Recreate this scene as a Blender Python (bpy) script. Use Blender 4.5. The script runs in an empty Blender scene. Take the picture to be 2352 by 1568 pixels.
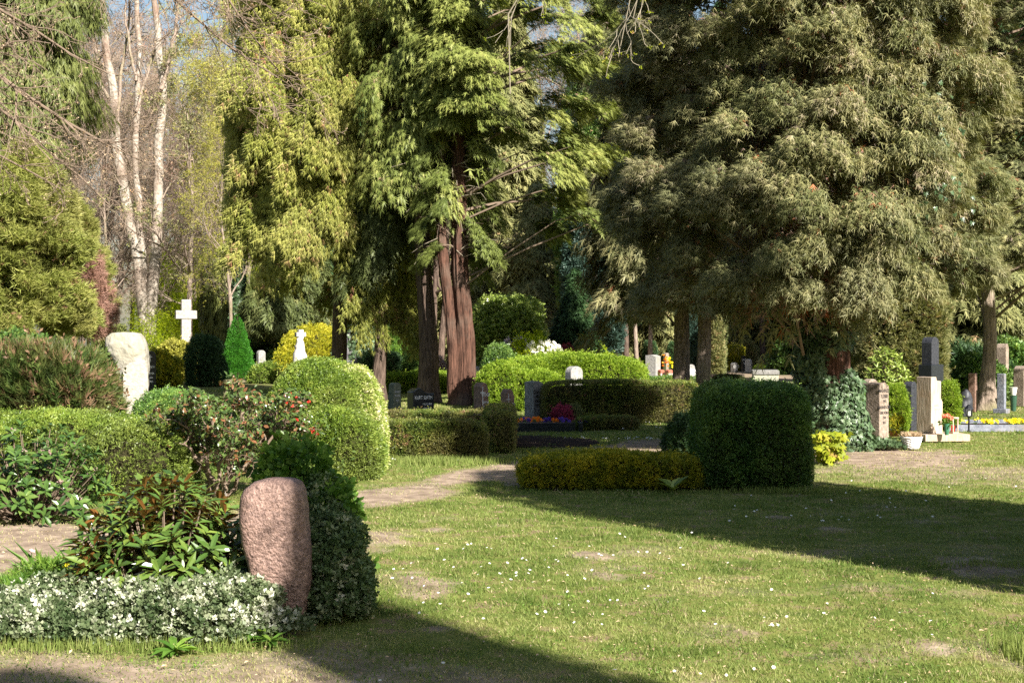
EXPO = 1.5
import bpy, bmesh, math, time
import numpy as np
from mathutils import Vector, Matrix
T0 = time.time()
rng = np.random.default_rng(11)
sc = bpy.context.scene
COL = sc.collection

# ------------------------------------------------------------------ camera geometry (2352 x 1568 reading of the photo)
F, CX, HY, CH = 3267.0, 1176.0, 770.0, 1.65
def GY(py): return CH * F / (py - HY)              # distance of a ground point seen at row py
def WX(px, Y): return (px - CX) * Y / F
def WZ(py, Y): return CH - (py - HY) * Y / F
def at(px, py):
    Y = GY(py); return np.array([WX(px, Y), Y, 0.0])
SUN_AZ = np.array([0.58, -0.815]); SUN_EL = math.radians(35)

# ------------------------------------------------------------------ noise
def _h(ix, iy, iz):
    n = (ix.astype(np.int64) * 374761393 + iy.astype(np.int64) * 668265263 + iz.astype(np.int64) * 2147483647 + 1013) & 0xffffffff
    n = ((n ^ (n >> 13)) * 1274126177) & 0xffffffff
    n = ((n ^ (n >> 16)) * 2246822519) & 0xffffffff
    return ((n ^ (n >> 15)) & 0xffff) / 65535.0
def vn3(p, f=1.0, seed=0.0):
    p = np.asarray(p, float) * f + 37.13 + seed * 17.7
    i = np.floor(p); u = p - i; u = u * u * (3 - 2 * u); r = 0
    for a in (0, 1):
        wx = u[..., 0] if a else 1 - u[..., 0]
        for b in (0, 1):
            wy = u[..., 1] if b else 1 - u[..., 1]
            for c in (0, 1):
                wz = u[..., 2] if c else 1 - u[..., 2]
                r = r + wx * wy * wz * _h(i[..., 0] + a, i[..., 1] + b, i[..., 2] + c)
    return r
def vn2(x, y, f=1.0, seed=0.0):
    return vn3(np.stack([x, y, np.zeros_like(x)], -1), f, seed)
def sstep(a, b, x):
    t = np.clip((x - a) / (b - a), 0, 1); return t * t * (3 - 2 * t)

# ------------------------------------------------------------------ mesh building
def mesh_np(name, V, Fs, mats, attr=None, fmat=None, smooth=False):
    """V (n,3); Fs (m,k) index array or list of such arrays of different k"""
    me = bpy.data.meshes.new(name)
    if not isinstance(Fs, (list, tuple)): Fs = [Fs]
    Fs = [np.asarray(f) for f in Fs if len(f)]
    V = np.asarray(V, np.float32)
    me.vertices.add(len(V)); me.vertices.foreach_set('co', V.ravel())
    tot = sum(f.size for f in Fs); npoly = sum(len(f) for f in Fs)
    me.loops.add(tot); me.loops.foreach_set('vertex_index', np.concatenate([f.ravel() for f in Fs]).astype(np.int32))
    me.polygons.add(npoly)
    lt = np.concatenate([np.full(len(f), f.shape[1], np.int32) for f in Fs])
    ls = np.concatenate([[0], np.cumsum(lt)[:-1]]).astype(np.int32)
    me.polygons.foreach_set('loop_start', ls)
    try: me.polygons.foreach_set('loop_total', lt)
    except Exception: pass
    if fmat is not None: me.polygons.foreach_set('material_index', np.asarray(fmat, np.int32))
    me.polygons.foreach_set('use_smooth', np.full(npoly, smooth, bool))
    if attr is not None:
        a = me.attributes.new('v', 'FLOAT', 'FACE'); a.data.foreach_set('value', np.asarray(attr, np.float32))
    for m in (mats if isinstance(mats, (list, tuple)) else [mats]): me.materials.append(m)
    me.update(calc_edges=True)
    return me
def link(name, me, parent=None, loc=None, rotz=0.0):
    o = bpy.data.objects.new(name, me); COL.objects.link(o)
    if parent is not None: o.parent = parent
    if loc is not None: o.location = loc
    o.rotation_euler[2] = rotz
    return o
def tag(o, label, cat, group=None, kind=None):
    o['label'] = label; o['category'] = cat
    if group: o['group'] = group
    if kind: o['kind'] = kind
    return o
def thing(name, label, cat, loc, group=None, rotz=0.0):
    o = bpy.data.objects.new(name, None); COL.objects.link(o); o.location = loc; o.rotation_euler[2] = rotz
    o.empty_display_size = 0.2
    return tag(o, label, cat, group)

class Geo:
    """gathers arrays of faces, with a per-face value and a material slot"""
    def __init__(s): s.V = []; s.F = {3: [], 4: []}; s.A = {3: [], 4: []}; s.M = {3: [], 4: []}; s.n = 0
    def add(s, V, Fc, a=0.5, m=0):
        V = np.asarray(V, float).reshape(-1, 3); Fc = np.asarray(Fc); k = Fc.shape[1]
        s.V.append(V); s.F[k].append(Fc + s.n); s.n += len(V)
        s.A[k].append(np.broadcast_to(np.asarray(a, float), (len(Fc),)).copy()); s.M[k].append(np.full(len(Fc), m))
        return s
    def mesh(s, name, mats, smooth=False):
        V = np.concatenate(s.V); Fs = [np.concatenate(s.F[k]) for k in (3, 4) if s.F[k]]
        A = np.concatenate([np.concatenate(s.A[k]) for k in (3, 4) if s.A[k]])
        M = np.concatenate([np.concatenate(s.M[k]) for k in (3, 4) if s.M[k]])
        return mesh_np(name, V, Fs, mats, A, M, smooth)

def nrm(v): return v / np.maximum(np.linalg.norm(v, axis=-1, keepdims=True), 1e-9)
def rdir(n, r=None):
    return nrm((r or rng).normal(size=(n, 3)))

# leaf templates: verts (k,3) in (along, across, normal), tris
def T_leaf(w=0.45, fold=0.12):
    return (np.array([[0, 0, 0], [.45, -w / 2, fold], [.45, w / 2, fold], [1, 0, 0]], float), np.array([[0, 1, 3], [0, 3, 2]]))
def T_sprig(k=5, w=0.34, seed=1):                          # k little leaves round a short stem
    r = np.random.default_rng(seed); V = []; Fc = []
    for i in range(k):
        s = np.array([0.15 + .5 * i / k, 0, 0]); an = i * 2.4
        d = nrm(np.array([0.75 + .3 * i / k, math.cos(an), math.sin(an)])); L = .55
        p = nrm(np.cross(d, r.normal(size=3))) * w * L * .5
        b = len(V); V += [s, s + d * L * .5 + p, s + d * L * .5 - p, s + d * L]; Fc += [[b, b + 1, b + 3], [b, b + 3, b + 2]]
    return np.array(V), np.array(Fc)
def T_fan(k=7, spread=1.15, w=0.10, seed=2, droop=.25, flat=.12):     # flat feathery spray of a cypress
    r = np.random.default_rng(seed); V = []; Fc = []
    for i in range(k):
        t = i / (k - 1) * 2 - 1; s = np.array([.45 * (1 - abs(t)), 0, 0]); an = t * spread
        L = .42 + .25 * (1 - abs(t)) + .38 * r.random(); an += r.normal() * .14
        d = np.array([math.cos(an), math.sin(an), r.normal() * flat * 1.8])
        q = np.array([-math.sin(an), math.cos(an), 0]) * w
        e = s + d * L; e[2] -= droop * L * abs(L)
        b = len(V); V += [s + q * .62, s - q * .62, e]; Fc += [[b, b + 1, b + 2]]
    return np.array(V), np.array(Fc)
def T_needles(k=7, w=.05, seed=3, sp=.9):
    r = np.random.default_rng(seed); V = []; Fc = []
    for i in range(k):
        d = nrm(np.array([1, 0, 0]) + r.normal(size=3) * sp * .6); s = np.array([.3 * i / k, 0, 0])
        q = nrm(np.cross(d, r.normal(size=3))) * w
        b = len(V); V += [s + q, s - q, s + d * .8]; Fc += [[b, b + 1, b + 2]]
    return np.array(V), np.array(Fc)
def T_long(w=.3, curl=.12):                               # rhododendron leaf, three segments
    xs = [0, .3, .65, 1.0]; ws = [.06, .8, 1.0, 0.0]; V = []; Fc = []
    for x, q in zip(xs, ws):
        z = -curl * x * x * 1.6 + .05
        V += [[x, -q * w / 2, z + .06 * q], [x, 0, z], [x, q * w / 2, z + .06 * q]]
    for i in range(3):
        b = 3 * i
        Fc += [[b, b + 3, b + 4], [b, b + 4, b + 1], [b + 1, b + 4, b + 5], [b + 1, b + 5, b + 2]]
    return np.array(V, float), np.array(Fc)
def T_ivy():
    an = [-2.6, -1.75, -1.2, -.65, -.35, 0, .35, .65, 1.2, 1.75, 2.6]; ra = [.28, .5, .33, .62, .38, .85, .38, .62, .33, .5, .28]
    V = [[.3, 0, .05]] + [[.3 + r * math.cos(a), r * math.sin(a), -.06 * r] for a, r in zip(an, ra)]
    return np.array(V, float), np.array([[0, i, i + 1] for i in range(1, 11)])
def T_petals(k=5):
    V = [[0, 0, 0]]; Fc = []
    for i in range(k):
        a = i * 2 * math.pi / k; 
        for da, r in ((-.5, .8), (0, 1), (.5, .8)): V.append([r * math.cos(a + da), r * math.sin(a + da), .25])
        b = 1 + 3 * i; Fc += [[0, b, b + 1], [0, b + 1, b + 2]]
    return np.array(V, float), np.array(Fc)

def place(geo, T, P, U, N, size, a, m=0):
    """instances of template T at P with main axis U, normal hint N"""
    tv, tf = T; n = len(P)
    if n == 0: return geo
    U = nrm(U); W = nrm(np.cross(N, U)); Nn = np.cross(U, W)
    size = np.broadcast_to(np.asarray(size, float), (n,))
    V = P[:, None, :] + size[:, None, None] * (tv[None, :, 0:1] * U[:, None] + tv[None, :, 1:2] * W[:, None] + tv[None, :, 2:3] * Nn[:, None])
    Fc = (tf[None] + (np.arange(n) * len(tv))[:, None, None]).reshape(-1, tf.shape[1])
    geo.add(V.reshape(-1, 3), Fc, np.repeat(np.broadcast_to(a, (n,)), len(tf)), m)
    return geo

def tubes(geo, P, R, sides=5, a=0.5, m=0, jag=0.0):
    """P (n,k,3) centre lines, R (n,k) radii"""
    P = np.asarray(P, float); R = np.asarray(R, float); n, k = R.shape
    Tn = nrm(np.gradient(P, axis=1))
    ref = np.where(np.abs(Tn[..., 2:3]) > .8, np.array([1., 0, 0]), np.array([0, 0, 1.]))
    A = nrm(np.cross(ref, Tn)); B = np.cross(Tn, A)
    an = np.arange(sides) * 2 * math.pi / sides
    rr = R[..., None]
    if jag: rr = rr * (1 + jag * (rng.random((n, k, sides)) - .5))
    else: rr = np.repeat(rr, sides, 2)
    V = P[:, :, None, :] + rr[..., None] * (np.cos(an)[:, None] * A[:, :, None, :] + np.sin(an)[:, None] * B[:, :, None, :])
    i = np.arange(k - 1)[:, None]; j = np.arange(sides)[None]
    q = np.stack([i * sides + j, i * sides + (j + 1) % sides, (i + 1) * sides + (j + 1) % sides, (i + 1) * sides + j], -1).reshape(-1, 4)
    Fc = (q[None] + (np.arange(n) * k * sides)[:, None, None]).reshape(-1, 4)
    geo.add(V.reshape(-1, 3), Fc, a, m); return geo

# ------------------------------------------------------------------ materials
def new_mat(name):
    m = bpy.data.materials.new(name); m.use_nodes = True; nt = m.node_tree; nt.nodes.clear()
    return m, nt, nt.nodes, nt.links
def ramp(nt, stops, src, interp='LINEAR'):
    r = nt.nodes.new('ShaderNodeValToRGB'); e = r.color_ramp.elements; r.color_ramp.interpolation = interp
    while len(e) > 1: e.remove(e[-1])
    e[0].position = stops[0][0]; e[0].color = (*stops[0][1], 1)
    for p, c in stops[1:]:
        x = e.new(p); x.color = (*c, 1)
    nt.links.new(src, r.inputs[0]); return r
def leafmat(name, stops, trans=.3, rough=.5, spec=.25, patch=None, back=None, tint=(1.25, 1.3, .6)):
    m, nt, N, L = new_mat(name)
    at_ = N.new('ShaderNodeAttribute'); at_.attribute_name = 'v'
    src = at_.outputs['Fac']
    col = ramp(nt, stops, src).outputs[0]
    if patch:                                            # slow change of leaf colour over the plant
        ns = N.new('ShaderNodeTexNoise'); ns.inputs['Scale'].default_value = patch[0]; ns.inputs['Detail'].default_value = 3
        tc = N.new('ShaderNodeTexCoord'); L.new(tc.outputs['Object'], ns.inputs['Vector'])
        rr = ramp(nt, [(.42, (0, 0, 0)), (.62, (1, 1, 1))], ns.outputs['Fac'])
        mx = N.new('ShaderNodeMix'); mx.data_type = 'RGBA'; mx.blend_type = 'MIX'
        mu = N.new('ShaderNodeMath'); mu.operation = 'MULTIPLY'; mu.inputs[1].default_value = patch[2]
        L.new(rr.outputs[0], mu.inputs[0]); L.new(mu.outputs[0], mx.inputs[0]); L.new(col, mx.inputs[6]); mx.inputs[7].default_value = (*patch[1], 1)
        col = mx.outputs[2]
    if back:
        ge = N.new('ShaderNodeNewGeometry'); mx = N.new('ShaderNodeMix'); mx.data_type = 'RGBA'
        L.new(ge.outputs['Backfacing'], mx.inputs[0]); L.new(col, mx.inputs[6]); mx.inputs[7].default_value = (*back, 1); col = mx.outputs[2]
    p = N.new('ShaderNodeBsdfPrincipled'); L.new(col, p.inputs['Base Color']); p.inputs['Roughness'].default_value = rough
    p.inputs['Specular IOR Level'].default_value = spec
    out = N.new('ShaderNodeOutputMaterial')
    if trans > 0:
        t = N.new('ShaderNodeBsdfTranslucent'); mm = N.new('ShaderNodeMix'); mm.data_type = 'RGBA'; mm.blend_type = 'MULTIPLY'; mm.inputs[0].default_value = 1
        L.new(col, mm.inputs[6]); mm.inputs[7].default_value = (*tint, 1); L.new(mm.outputs[2], t.inputs[0])
        s = N.new('ShaderNodeMixShader'); s.inputs[0].default_value = trans; L.new(p.outputs[0], s.inputs[1]); L.new(t.outputs[0], s.inputs[2]); L.new(s.outputs[0], out.inputs[0])
    else: L.new(p.outputs[0], out.inputs[0])
    return m
def surfmat(name, c1, c2, scale=8, rough=.7, bump=.3, c3=None, s3=2.5, stretch=(1, 1, 1), spec=.3, detail=8, fine=None, bscale=None, metal=0):
    """stone / bark / painted surfaces: two-colour noise, optional stains and speckle, bump"""
    m, nt, N, L = new_mat(name)
    tc = N.new('ShaderNodeTexCoord'); mp = N.new('ShaderNodeMapping'); mp.inputs['Scale'].default_value = stretch; L.new(tc.outputs['Object'], mp.inputs[0])
    ns = N.new('ShaderNodeTexNoise'); ns.inputs['Scale'].default_value = scale; ns.inputs['Detail'].default_value = detail; ns.inputs['Roughness'].default_value = .65
    L.new(mp.outputs[0], ns.inputs['Vector'])
    col = ramp(nt, [(.36, c1), (.64, c2)], ns.outputs['Fac']).outputs[0]
    if c3:
        n3 = N.new('ShaderNodeTexNoise'); n3.inputs['Scale'].default_value = s3; n3.inputs['Detail'].default_value = 5; L.new(tc.outputs['Object'], n3.inputs['Vector'])
        r3 = ramp(nt, [(.5, (0, 0, 0)), (.68, (1, 1, 1))], n3.outputs['Fac'])
        mx = N.new('ShaderNodeMix'); mx.data_type = 'RGBA'; L.new(r3.outputs[0], mx.inputs[0]); L.new(col, mx.inputs[6]); mx.inputs[7].default_value = (*c3, 1); col = mx.outputs[2]
    if fine:
        vo = N.new('ShaderNodeTexVoronoi'); vo.inputs['Scale'].default_value = fine[0]; L.new(tc.outputs['Object'], vo.inputs['Vector'])
        sp = N.new('ShaderNodeSeparateColor'); L.new(vo.outputs['Color'], sp.inputs[0])
        r4 = ramp(nt, [(.0, (1 - fine[1],) * 3), (.6, (1, 1, 1)), (1, (1 + fine[1],) * 3)], sp.outputs[0])
        mx = N.new('ShaderNodeMix'); mx.data_type = 'RGBA'; mx.blend_type = 'MULTIPLY'; mx.inputs[0].default_value = 1
        L.new(col, mx.inputs[6]); L.new(r4.outputs[0], mx.inputs[7]); col = mx.outputs[2]
    p = N.new('ShaderNodeBsdfPrincipled'); L.new(col, p.inputs['Base Color']); p.inputs['Roughness'].default_value = rough; p.inputs['Specular IOR Level'].default_value = spec
    p.inputs['Metallic'].default_value = metal
    if bump:
        nb = N.new('ShaderNodeTexNoise'); nb.inputs['Scale'].default_value = bscale or scale * 2; nb.inputs['Detail'].default_value = 8; L.new(mp.outputs[0], nb.inputs['Vector'])
        b = N.new('ShaderNodeBump'); b.inputs['Strength'].default_value = bump; b.inputs['Distance'].default_value = .03; L.new(nb.outputs['Fac'], b.inputs['Height']); L.new(b.outputs[0], p.inputs['Normal'])
    out = N.new('ShaderNodeOutputMaterial'); L.new(p.outputs[0], out.inputs[0]); return m
def plain(name, c, rough=.5, spec=.4, metal=0, trans=0):
    m, nt, N, L = new_mat(name); p = N.new('ShaderNodeBsdfPrincipled')
    ns = N.new('ShaderNodeTexNoise'); ns.inputs['Scale'].default_value = 30; tc = N.new('ShaderNodeTexCoord'); L.new(tc.outputs['Object'], ns.inputs['Vector'])
    r = ramp(nt, [(.3, tuple(x * .8 for x in c)), (.7, tuple(min(1, x * 1.12) for x in c))], ns.outputs['Fac']); L.new(r.outputs[0], p.inputs['Base Color'])
    p.inputs['Roughness'].default_value = rough; p.inputs['Specular IOR Level'].default_value = spec; p.inputs['Metallic'].default_value = metal
    if trans: p.inputs['Transmission Weight'].default_value = trans
    out = N.new('ShaderNodeOutputMaterial'); L.new(p.outputs[0], out.inputs[0]); return m

LM = {}
def lm(key, st, **k):
    if key not in ('white', 'pink', 'red', 'salmon', 'orange', 'yellowf', 'yellow', 'violet', 'lilac', 'grass', 'varieg', 'twig', 'twigdark', 'twiggrey', 'straw', 'pinkbud'):
        f = GAIN.get(key, 1.32); st = [(p, tuple(min(.85, c * f * t) for c, t in zip(col, (1.06, 1.0, 1.12)))) for p, col in st]
    LM[key] = leafmat('leaf_' + key, st, **k)
GAIN = {'blue': 1.1, 'darkcon': 1.1, 'spring': .9, 'gold': 1.15, 'shade': 1.25, 'rhodo': .85, 'rhodobr': .85, 'spruce': 1.3, 'lime': .8, 'bright': .95, 'alberta': 1.0, 'fresh': .95, 'thuja': 1.2, 'box': 1.12, 'camellia': 1.1, 'boxdark': 1.6}
lm('box',    [(0, (.055, .10, .012)), (.5, (.115, .19, .022)), (.85, (.19, .27, .035)), (1, (.26, .33, .06))], trans=.22, rough=.42, spec=.3, patch=(1.2, (.17, .185, .06), .45))
lm('boxdark',[(0, (.026, .062, .014)), (.5, (.055, .115, .022)), (.9, (.11, .19, .034)), (1, (.17, .25, .05))], trans=.2, rough=.35, spec=.35, patch=(1.4, (.10, .12, .035), .4))
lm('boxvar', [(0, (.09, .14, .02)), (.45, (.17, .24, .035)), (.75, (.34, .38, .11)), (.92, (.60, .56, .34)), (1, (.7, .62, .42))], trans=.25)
lm('bright', [(0, (.09, .16, .014)), (.5, (.19, .31, .022)), (1, (.33, .44, .05))], trans=.35)
lm('yew',    [(0, (.035, .06, .012)), (.5, (.085, .125, .02)), (.85, (.15, .18, .03)), (.93, (.18, .20, .04)), (1, (.22, .13, .07))], trans=.18, rough=.45, patch=(1.7, (.17, .115, .06), .5))
lm('feather',[(0, (.022, .045, .012)), (.5, (.055, .095, .018)), (.72, (.09, .12, .028)), (.8, (.14, .09, .042)), (1, (.22, .145, .08))], trans=.2, patch=(2.2, (.12, .075, .035), .4))
lm('gold',   [(0, (.08, .11, .01)), (.45, (.20, .23, .015)), (1, (.46, .40, .025))], trans=.3)
lm('yellow', [(0, (.20, .24, .02)), (.5, (.42, .40, .025)), (1, (.62, .55, .06))], trans=.35)
lm('thuja',  [(0, (.085, .115, .018)), (.45, (.19, .22, .036)), (.78, (.30, .31, .07)), (.86, (.34, .32, .10)), (.93, (.28, .15, .08)), (1, (.20, .09, .05))], trans=.2, patch=(.5, (.27, .27, .08), .4))
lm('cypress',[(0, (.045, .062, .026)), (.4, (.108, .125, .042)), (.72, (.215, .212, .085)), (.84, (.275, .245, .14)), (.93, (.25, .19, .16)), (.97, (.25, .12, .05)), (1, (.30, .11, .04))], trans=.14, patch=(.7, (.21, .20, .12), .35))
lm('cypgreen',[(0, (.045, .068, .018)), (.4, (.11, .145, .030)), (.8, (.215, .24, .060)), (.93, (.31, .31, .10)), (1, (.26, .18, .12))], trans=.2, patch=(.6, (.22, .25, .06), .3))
lm('shade',  [(0, (.035, .05, .016)), (.6, (.08, .105, .030)), (1, (.15, .165, .055))], trans=.2)  # grey green leaves, with shade put into the colour for shaded crowns
lm('blue',   [(0, (.018, .040, .026)), (.6, (.035, .072, .048)), (1, (.06, .11, .075))], trans=.15)
lm('darkcon',[(0, (.016, .040, .014)), (.6, (.038, .085, .026)), (1, (.07, .13, .04))], trans=.15)
lm('olive',  [(0, (.07, .085, .03)), (.5, (.15, .165, .055)), (.9, (.24, .235, .09)), (1, (.25, .16, .08))], trans=.2)
lm('spruce', [(0, (.045, .065, .018)), (.5, (.10, .125, .03)), (1, (.17, .19, .055))], trans=.25)
lm('juniper',[(0, (.075, .09, .022)), (.45, (.165, .20, .04)), (.8, (.28, .30, .08)), (.9, (.28, .22, .09)), (1, (.30, .18, .11))], trans=.25, patch=(.45, (.26, .19, .09), .3))
lm('budbrown', [(0, (.13, .095, .07)), (.6, (.24, .185, .13)), (1, (.34, .27, .17))], trans=.15)
lm('rust',   [(0, (.10, .06, .04)), (.5, (.21, .125, .085)), (1, (.30, .19, .13))], trans=.15)
lm('alberta',[(0, (.02, .10, .008)), (.5, (.035, .16, .010)), (1, (.07, .25, .02))], trans=.2)
lm('spring', [(0, (.16, .24, .008)), (.5, (.33, .45, .012)), (1, (.52, .62, .03))], trans=.5)
lm('budding',[(0, (.14, .14, .03)), (.5, (.24, .25, .04)), (1, (.36, .36, .06))], trans=.35)
lm('rhodo',  [(0, (.035, .085, .018)), (.6, (.075, .15, .028)), (1, (.13, .21, .04))], trans=.12, rough=.22, spec=.5)
lm('rhodobr',[(0, (.05, .11, .02)), (.6, (.09, .17, .03)), (1, (.16, .24, .04))], trans=.12, rough=.2, spec=.55, back=(.27, .12, .035))
lm('rhoback',[(0, (.09, .14, .025)), (.5, (.17, .24, .04)), (1, (.30, .36, .09))], trans=.2, rough=.3, spec=.45)
lm('camellia',[(0, (.04, .07, .02)), (.4, (.07, .12, .025)), (.76, (.10, .15, .035)), (.86, (.15, .085, .03)), (1, (.20, .09, .04))], trans=.2, rough=.28, spec=.5)
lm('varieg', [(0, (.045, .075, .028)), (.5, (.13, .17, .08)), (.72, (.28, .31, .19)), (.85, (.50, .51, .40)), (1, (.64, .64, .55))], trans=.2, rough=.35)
lm('varshade',[(0, (.04, .075, .025)), (.6, (.09, .14, .05)), (.92, (.22, .25, .13)), (1, (.5, .5, .36))], trans=.2, rough=.35)  # darker copy of the variegated leaf, shade put into its colour
lm('ivy',    [(0, (.028, .055, .02)), (.6, (.055, .10, .038)), (1, (.10, .15, .07))], trans=.1, rough=.38, spec=.4)
lm('lime',   [(0, (.24, .32, .02)), (.7, (.42, .48, .03)), (.9, (.50, .46, .05)), (1, (.40, .22, .10))], trans=.4)
lm('fresh',  [(0, (.05, .13, .015)), (.5, (.11, .23, .03)), (1, (.22, .36, .05))], trans=.35)
lm('grass',  [(0, (.065, .105, .022)), (.3, (.130, .190, .04)), (.58, (.225, .27, .075)), (.8, (.36, .345, .15)), (1, (.50, .42, .26))], trans=.35, rough=.6, spec=.15)
lm('straw',  [(0, (.30, .20, .11)), (1, (.55, .42, .28))], trans=.1)
lm('white',  [(0, (.75, .74, .70)), (1, (.88, .86, .82))], trans=.2)
lm('pink',   [(0, (.55, .36, .36)), (1, (.80, .62, .60))], trans=.2)
lm('pinkbud',[(0, (.30, .18, .17)), (1, (.55, .42, .38))], trans=.1)
lm('lilac',  [(0, (.36, .30, .48)), (1, (.55, .48, .64))], trans=.2)
lm('red',    [(0, (.55, .02, .02)), (1, (.80, .06, .04))], trans=.2)
lm('salmon', [(0, (.75, .12, .07)), (1, (.90, .30, .18))], trans=.2)
lm('orange', [(0, (.85, .20, .01)), (1, (.95, .36, .02))], trans=.2)
lm('yellowf',[(0, (.80, .60, .01)), (1, (.90, .74, .03))], trans=.2)
lm('violet', [(0, (.05, .02, .22)), (1, (.14, .06, .45))], trans=.2)
lm('maroon', [(0, (.12, .015, .03)), (1, (.30, .04, .08))], trans=.2)
lm('twig',   [(0, (.12, .085, .06)), (1, (.26, .20, .15))], trans=0, rough=.8, spec=.1)
lm('twigdark',[(0, (.05, .036, .024)), (1, (.12, .085, .058))], trans=0, rough=.85, spec=.05)
lm('twiggrey',[(0, (.15, .13, .09)), (1, (.32, .28, .21))], trans=0, rough=.8, spec=.1)
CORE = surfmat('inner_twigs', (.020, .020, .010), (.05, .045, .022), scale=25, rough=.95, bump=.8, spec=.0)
BARK = {
 'red':   surfmat('bark_redwood', (.035, .020, .015), (.14, .072, .05), scale=5, stretch=(5, 5, .5), rough=.9, bump=1.0, bscale=9, spec=.1, c3=(.12, .085, .065), s3=1.2),
 'grey':  surfmat('bark_grey', (.13, .10, .078), (.38, .30, .24), scale=6, stretch=(4, 4, .6), rough=.9, bump=1.0, bscale=10, spec=.1, c3=(.19, .18, .09), s3=.8),
 'dark':  surfmat('bark_dark', (.05, .035, .028), (.16, .115, .09), scale=6, stretch=(4, 4, .6), rough=.9, bump=1.0, spec=.1),
 'birch': surfmat('bark_pale', (.17, .14, .11), (.46, .41, .345), scale=4, stretch=(1.5, 1.5, 2), rough=.75, bump=.5, spec=.15, c3=(.20, .13, .095), s3=.55),
 'crack': surfmat('bark_cracked', (.03, .028, .028), (.20, .19, .20), scale=5, stretch=(1.4, 1.4, .9), rough=.9, bump=1.0, spec=.1),
}
# ------------------------------------------------------------------ clipped shapes: hedges, balls, domes
def prim(c, h, n=2.0, rz=0.0): return (np.array(c, float), np.array(h, float), float(n), float(rz))
def _loc(p, pr):
    c, h, n, rz = pr; q = p - c; cs, sn = math.cos(-rz), math.sin(-rz)
    return np.stack([q[..., 0] * cs - q[..., 1] * sn, q[..., 0] * sn + q[..., 1] * cs, q[..., 2]], -1)
def sdf(p, prims):
    r = None
    for pr in prims:
        q = np.abs(_loc(p, pr)) / pr[1]; n = pr[2]
        k = (np.maximum(q, 1e-6) ** n).sum(-1) ** (1 / n)
        d = (k - 1) * np.linalg.norm(_loc(p, pr), axis=-1) / np.maximum(k, 1e-6)
        r = d if r is None else np.minimum(r, d)
    return r
def surf_pts(prims, n, depth, lump=.04, lf=3.0, zmin=.01, out=.0):
    P = []; got = 0
    vol = np.array([8 * np.prod(p[1]) for p in prims]); tries = 0
    while got < n and tries < 400:
        tries += 1
        ii = rng.choice(len(prims), 24000, p=vol / vol.sum()); c = np.stack([q_[0] for q_ in prims])[ii]; h = np.stack([q_[1] for q_ in prims])[ii]; rz = np.array([q_[3] for q_ in prims])[ii]
        q = (rng.random((24000, 3)) * 2 - 1) * (h + depth)
        cs, sn = np.cos(rz), np.sin(rz)
        p = np.stack([q[:, 0] * cs - q[:, 1] * sn, q[:, 0] * sn + q[:, 1] * cs, q[:, 2]], -1) + c
        d = sdf(p, prims) - (vn3(p, lf) - .5) * 2 * lump - (vn3(p, lf * 3.3) - .5) * lump
        k = (d > -depth) & (d < out) & (p[:, 2] > zmin)
        P.append(p[k]); got += k.sum()
    P = np.concatenate(P); P = P[rng.permutation(len(P))[:n]]
    e = .01; g = np.stack([sdf(P + np.eye(3)[k] * e, prims) - sdf(P - np.eye(3)[k] * e, prims) for k in range(3)], -1)
    return P, nrm(g)
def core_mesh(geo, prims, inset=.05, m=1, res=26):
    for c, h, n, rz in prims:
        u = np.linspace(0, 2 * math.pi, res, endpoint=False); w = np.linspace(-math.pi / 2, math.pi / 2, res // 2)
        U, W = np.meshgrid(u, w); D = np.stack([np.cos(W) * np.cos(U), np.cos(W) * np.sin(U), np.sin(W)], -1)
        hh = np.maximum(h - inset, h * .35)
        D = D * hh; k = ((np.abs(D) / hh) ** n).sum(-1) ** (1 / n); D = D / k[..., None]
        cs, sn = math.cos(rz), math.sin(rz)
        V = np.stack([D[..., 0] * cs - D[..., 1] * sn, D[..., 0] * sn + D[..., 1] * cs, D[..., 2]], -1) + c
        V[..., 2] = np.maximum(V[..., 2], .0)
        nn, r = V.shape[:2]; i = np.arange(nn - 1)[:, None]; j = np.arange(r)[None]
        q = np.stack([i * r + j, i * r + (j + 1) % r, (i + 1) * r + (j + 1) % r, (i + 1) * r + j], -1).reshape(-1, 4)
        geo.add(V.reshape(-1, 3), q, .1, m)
SPRIG = T_sprig(); LEAF = T_leaf(); FAN = T_fan(); NEED = T_needles(); LONG = T_long(); IVY = T_ivy(); PET = T_petals()
FAN5 = T_fan(5, 1.0, .13, 5); SPRIG3 = T_sprig(3, .5, 7); FANHANG = T_fan(6, .55, .09, 6, droop=.5)

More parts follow.
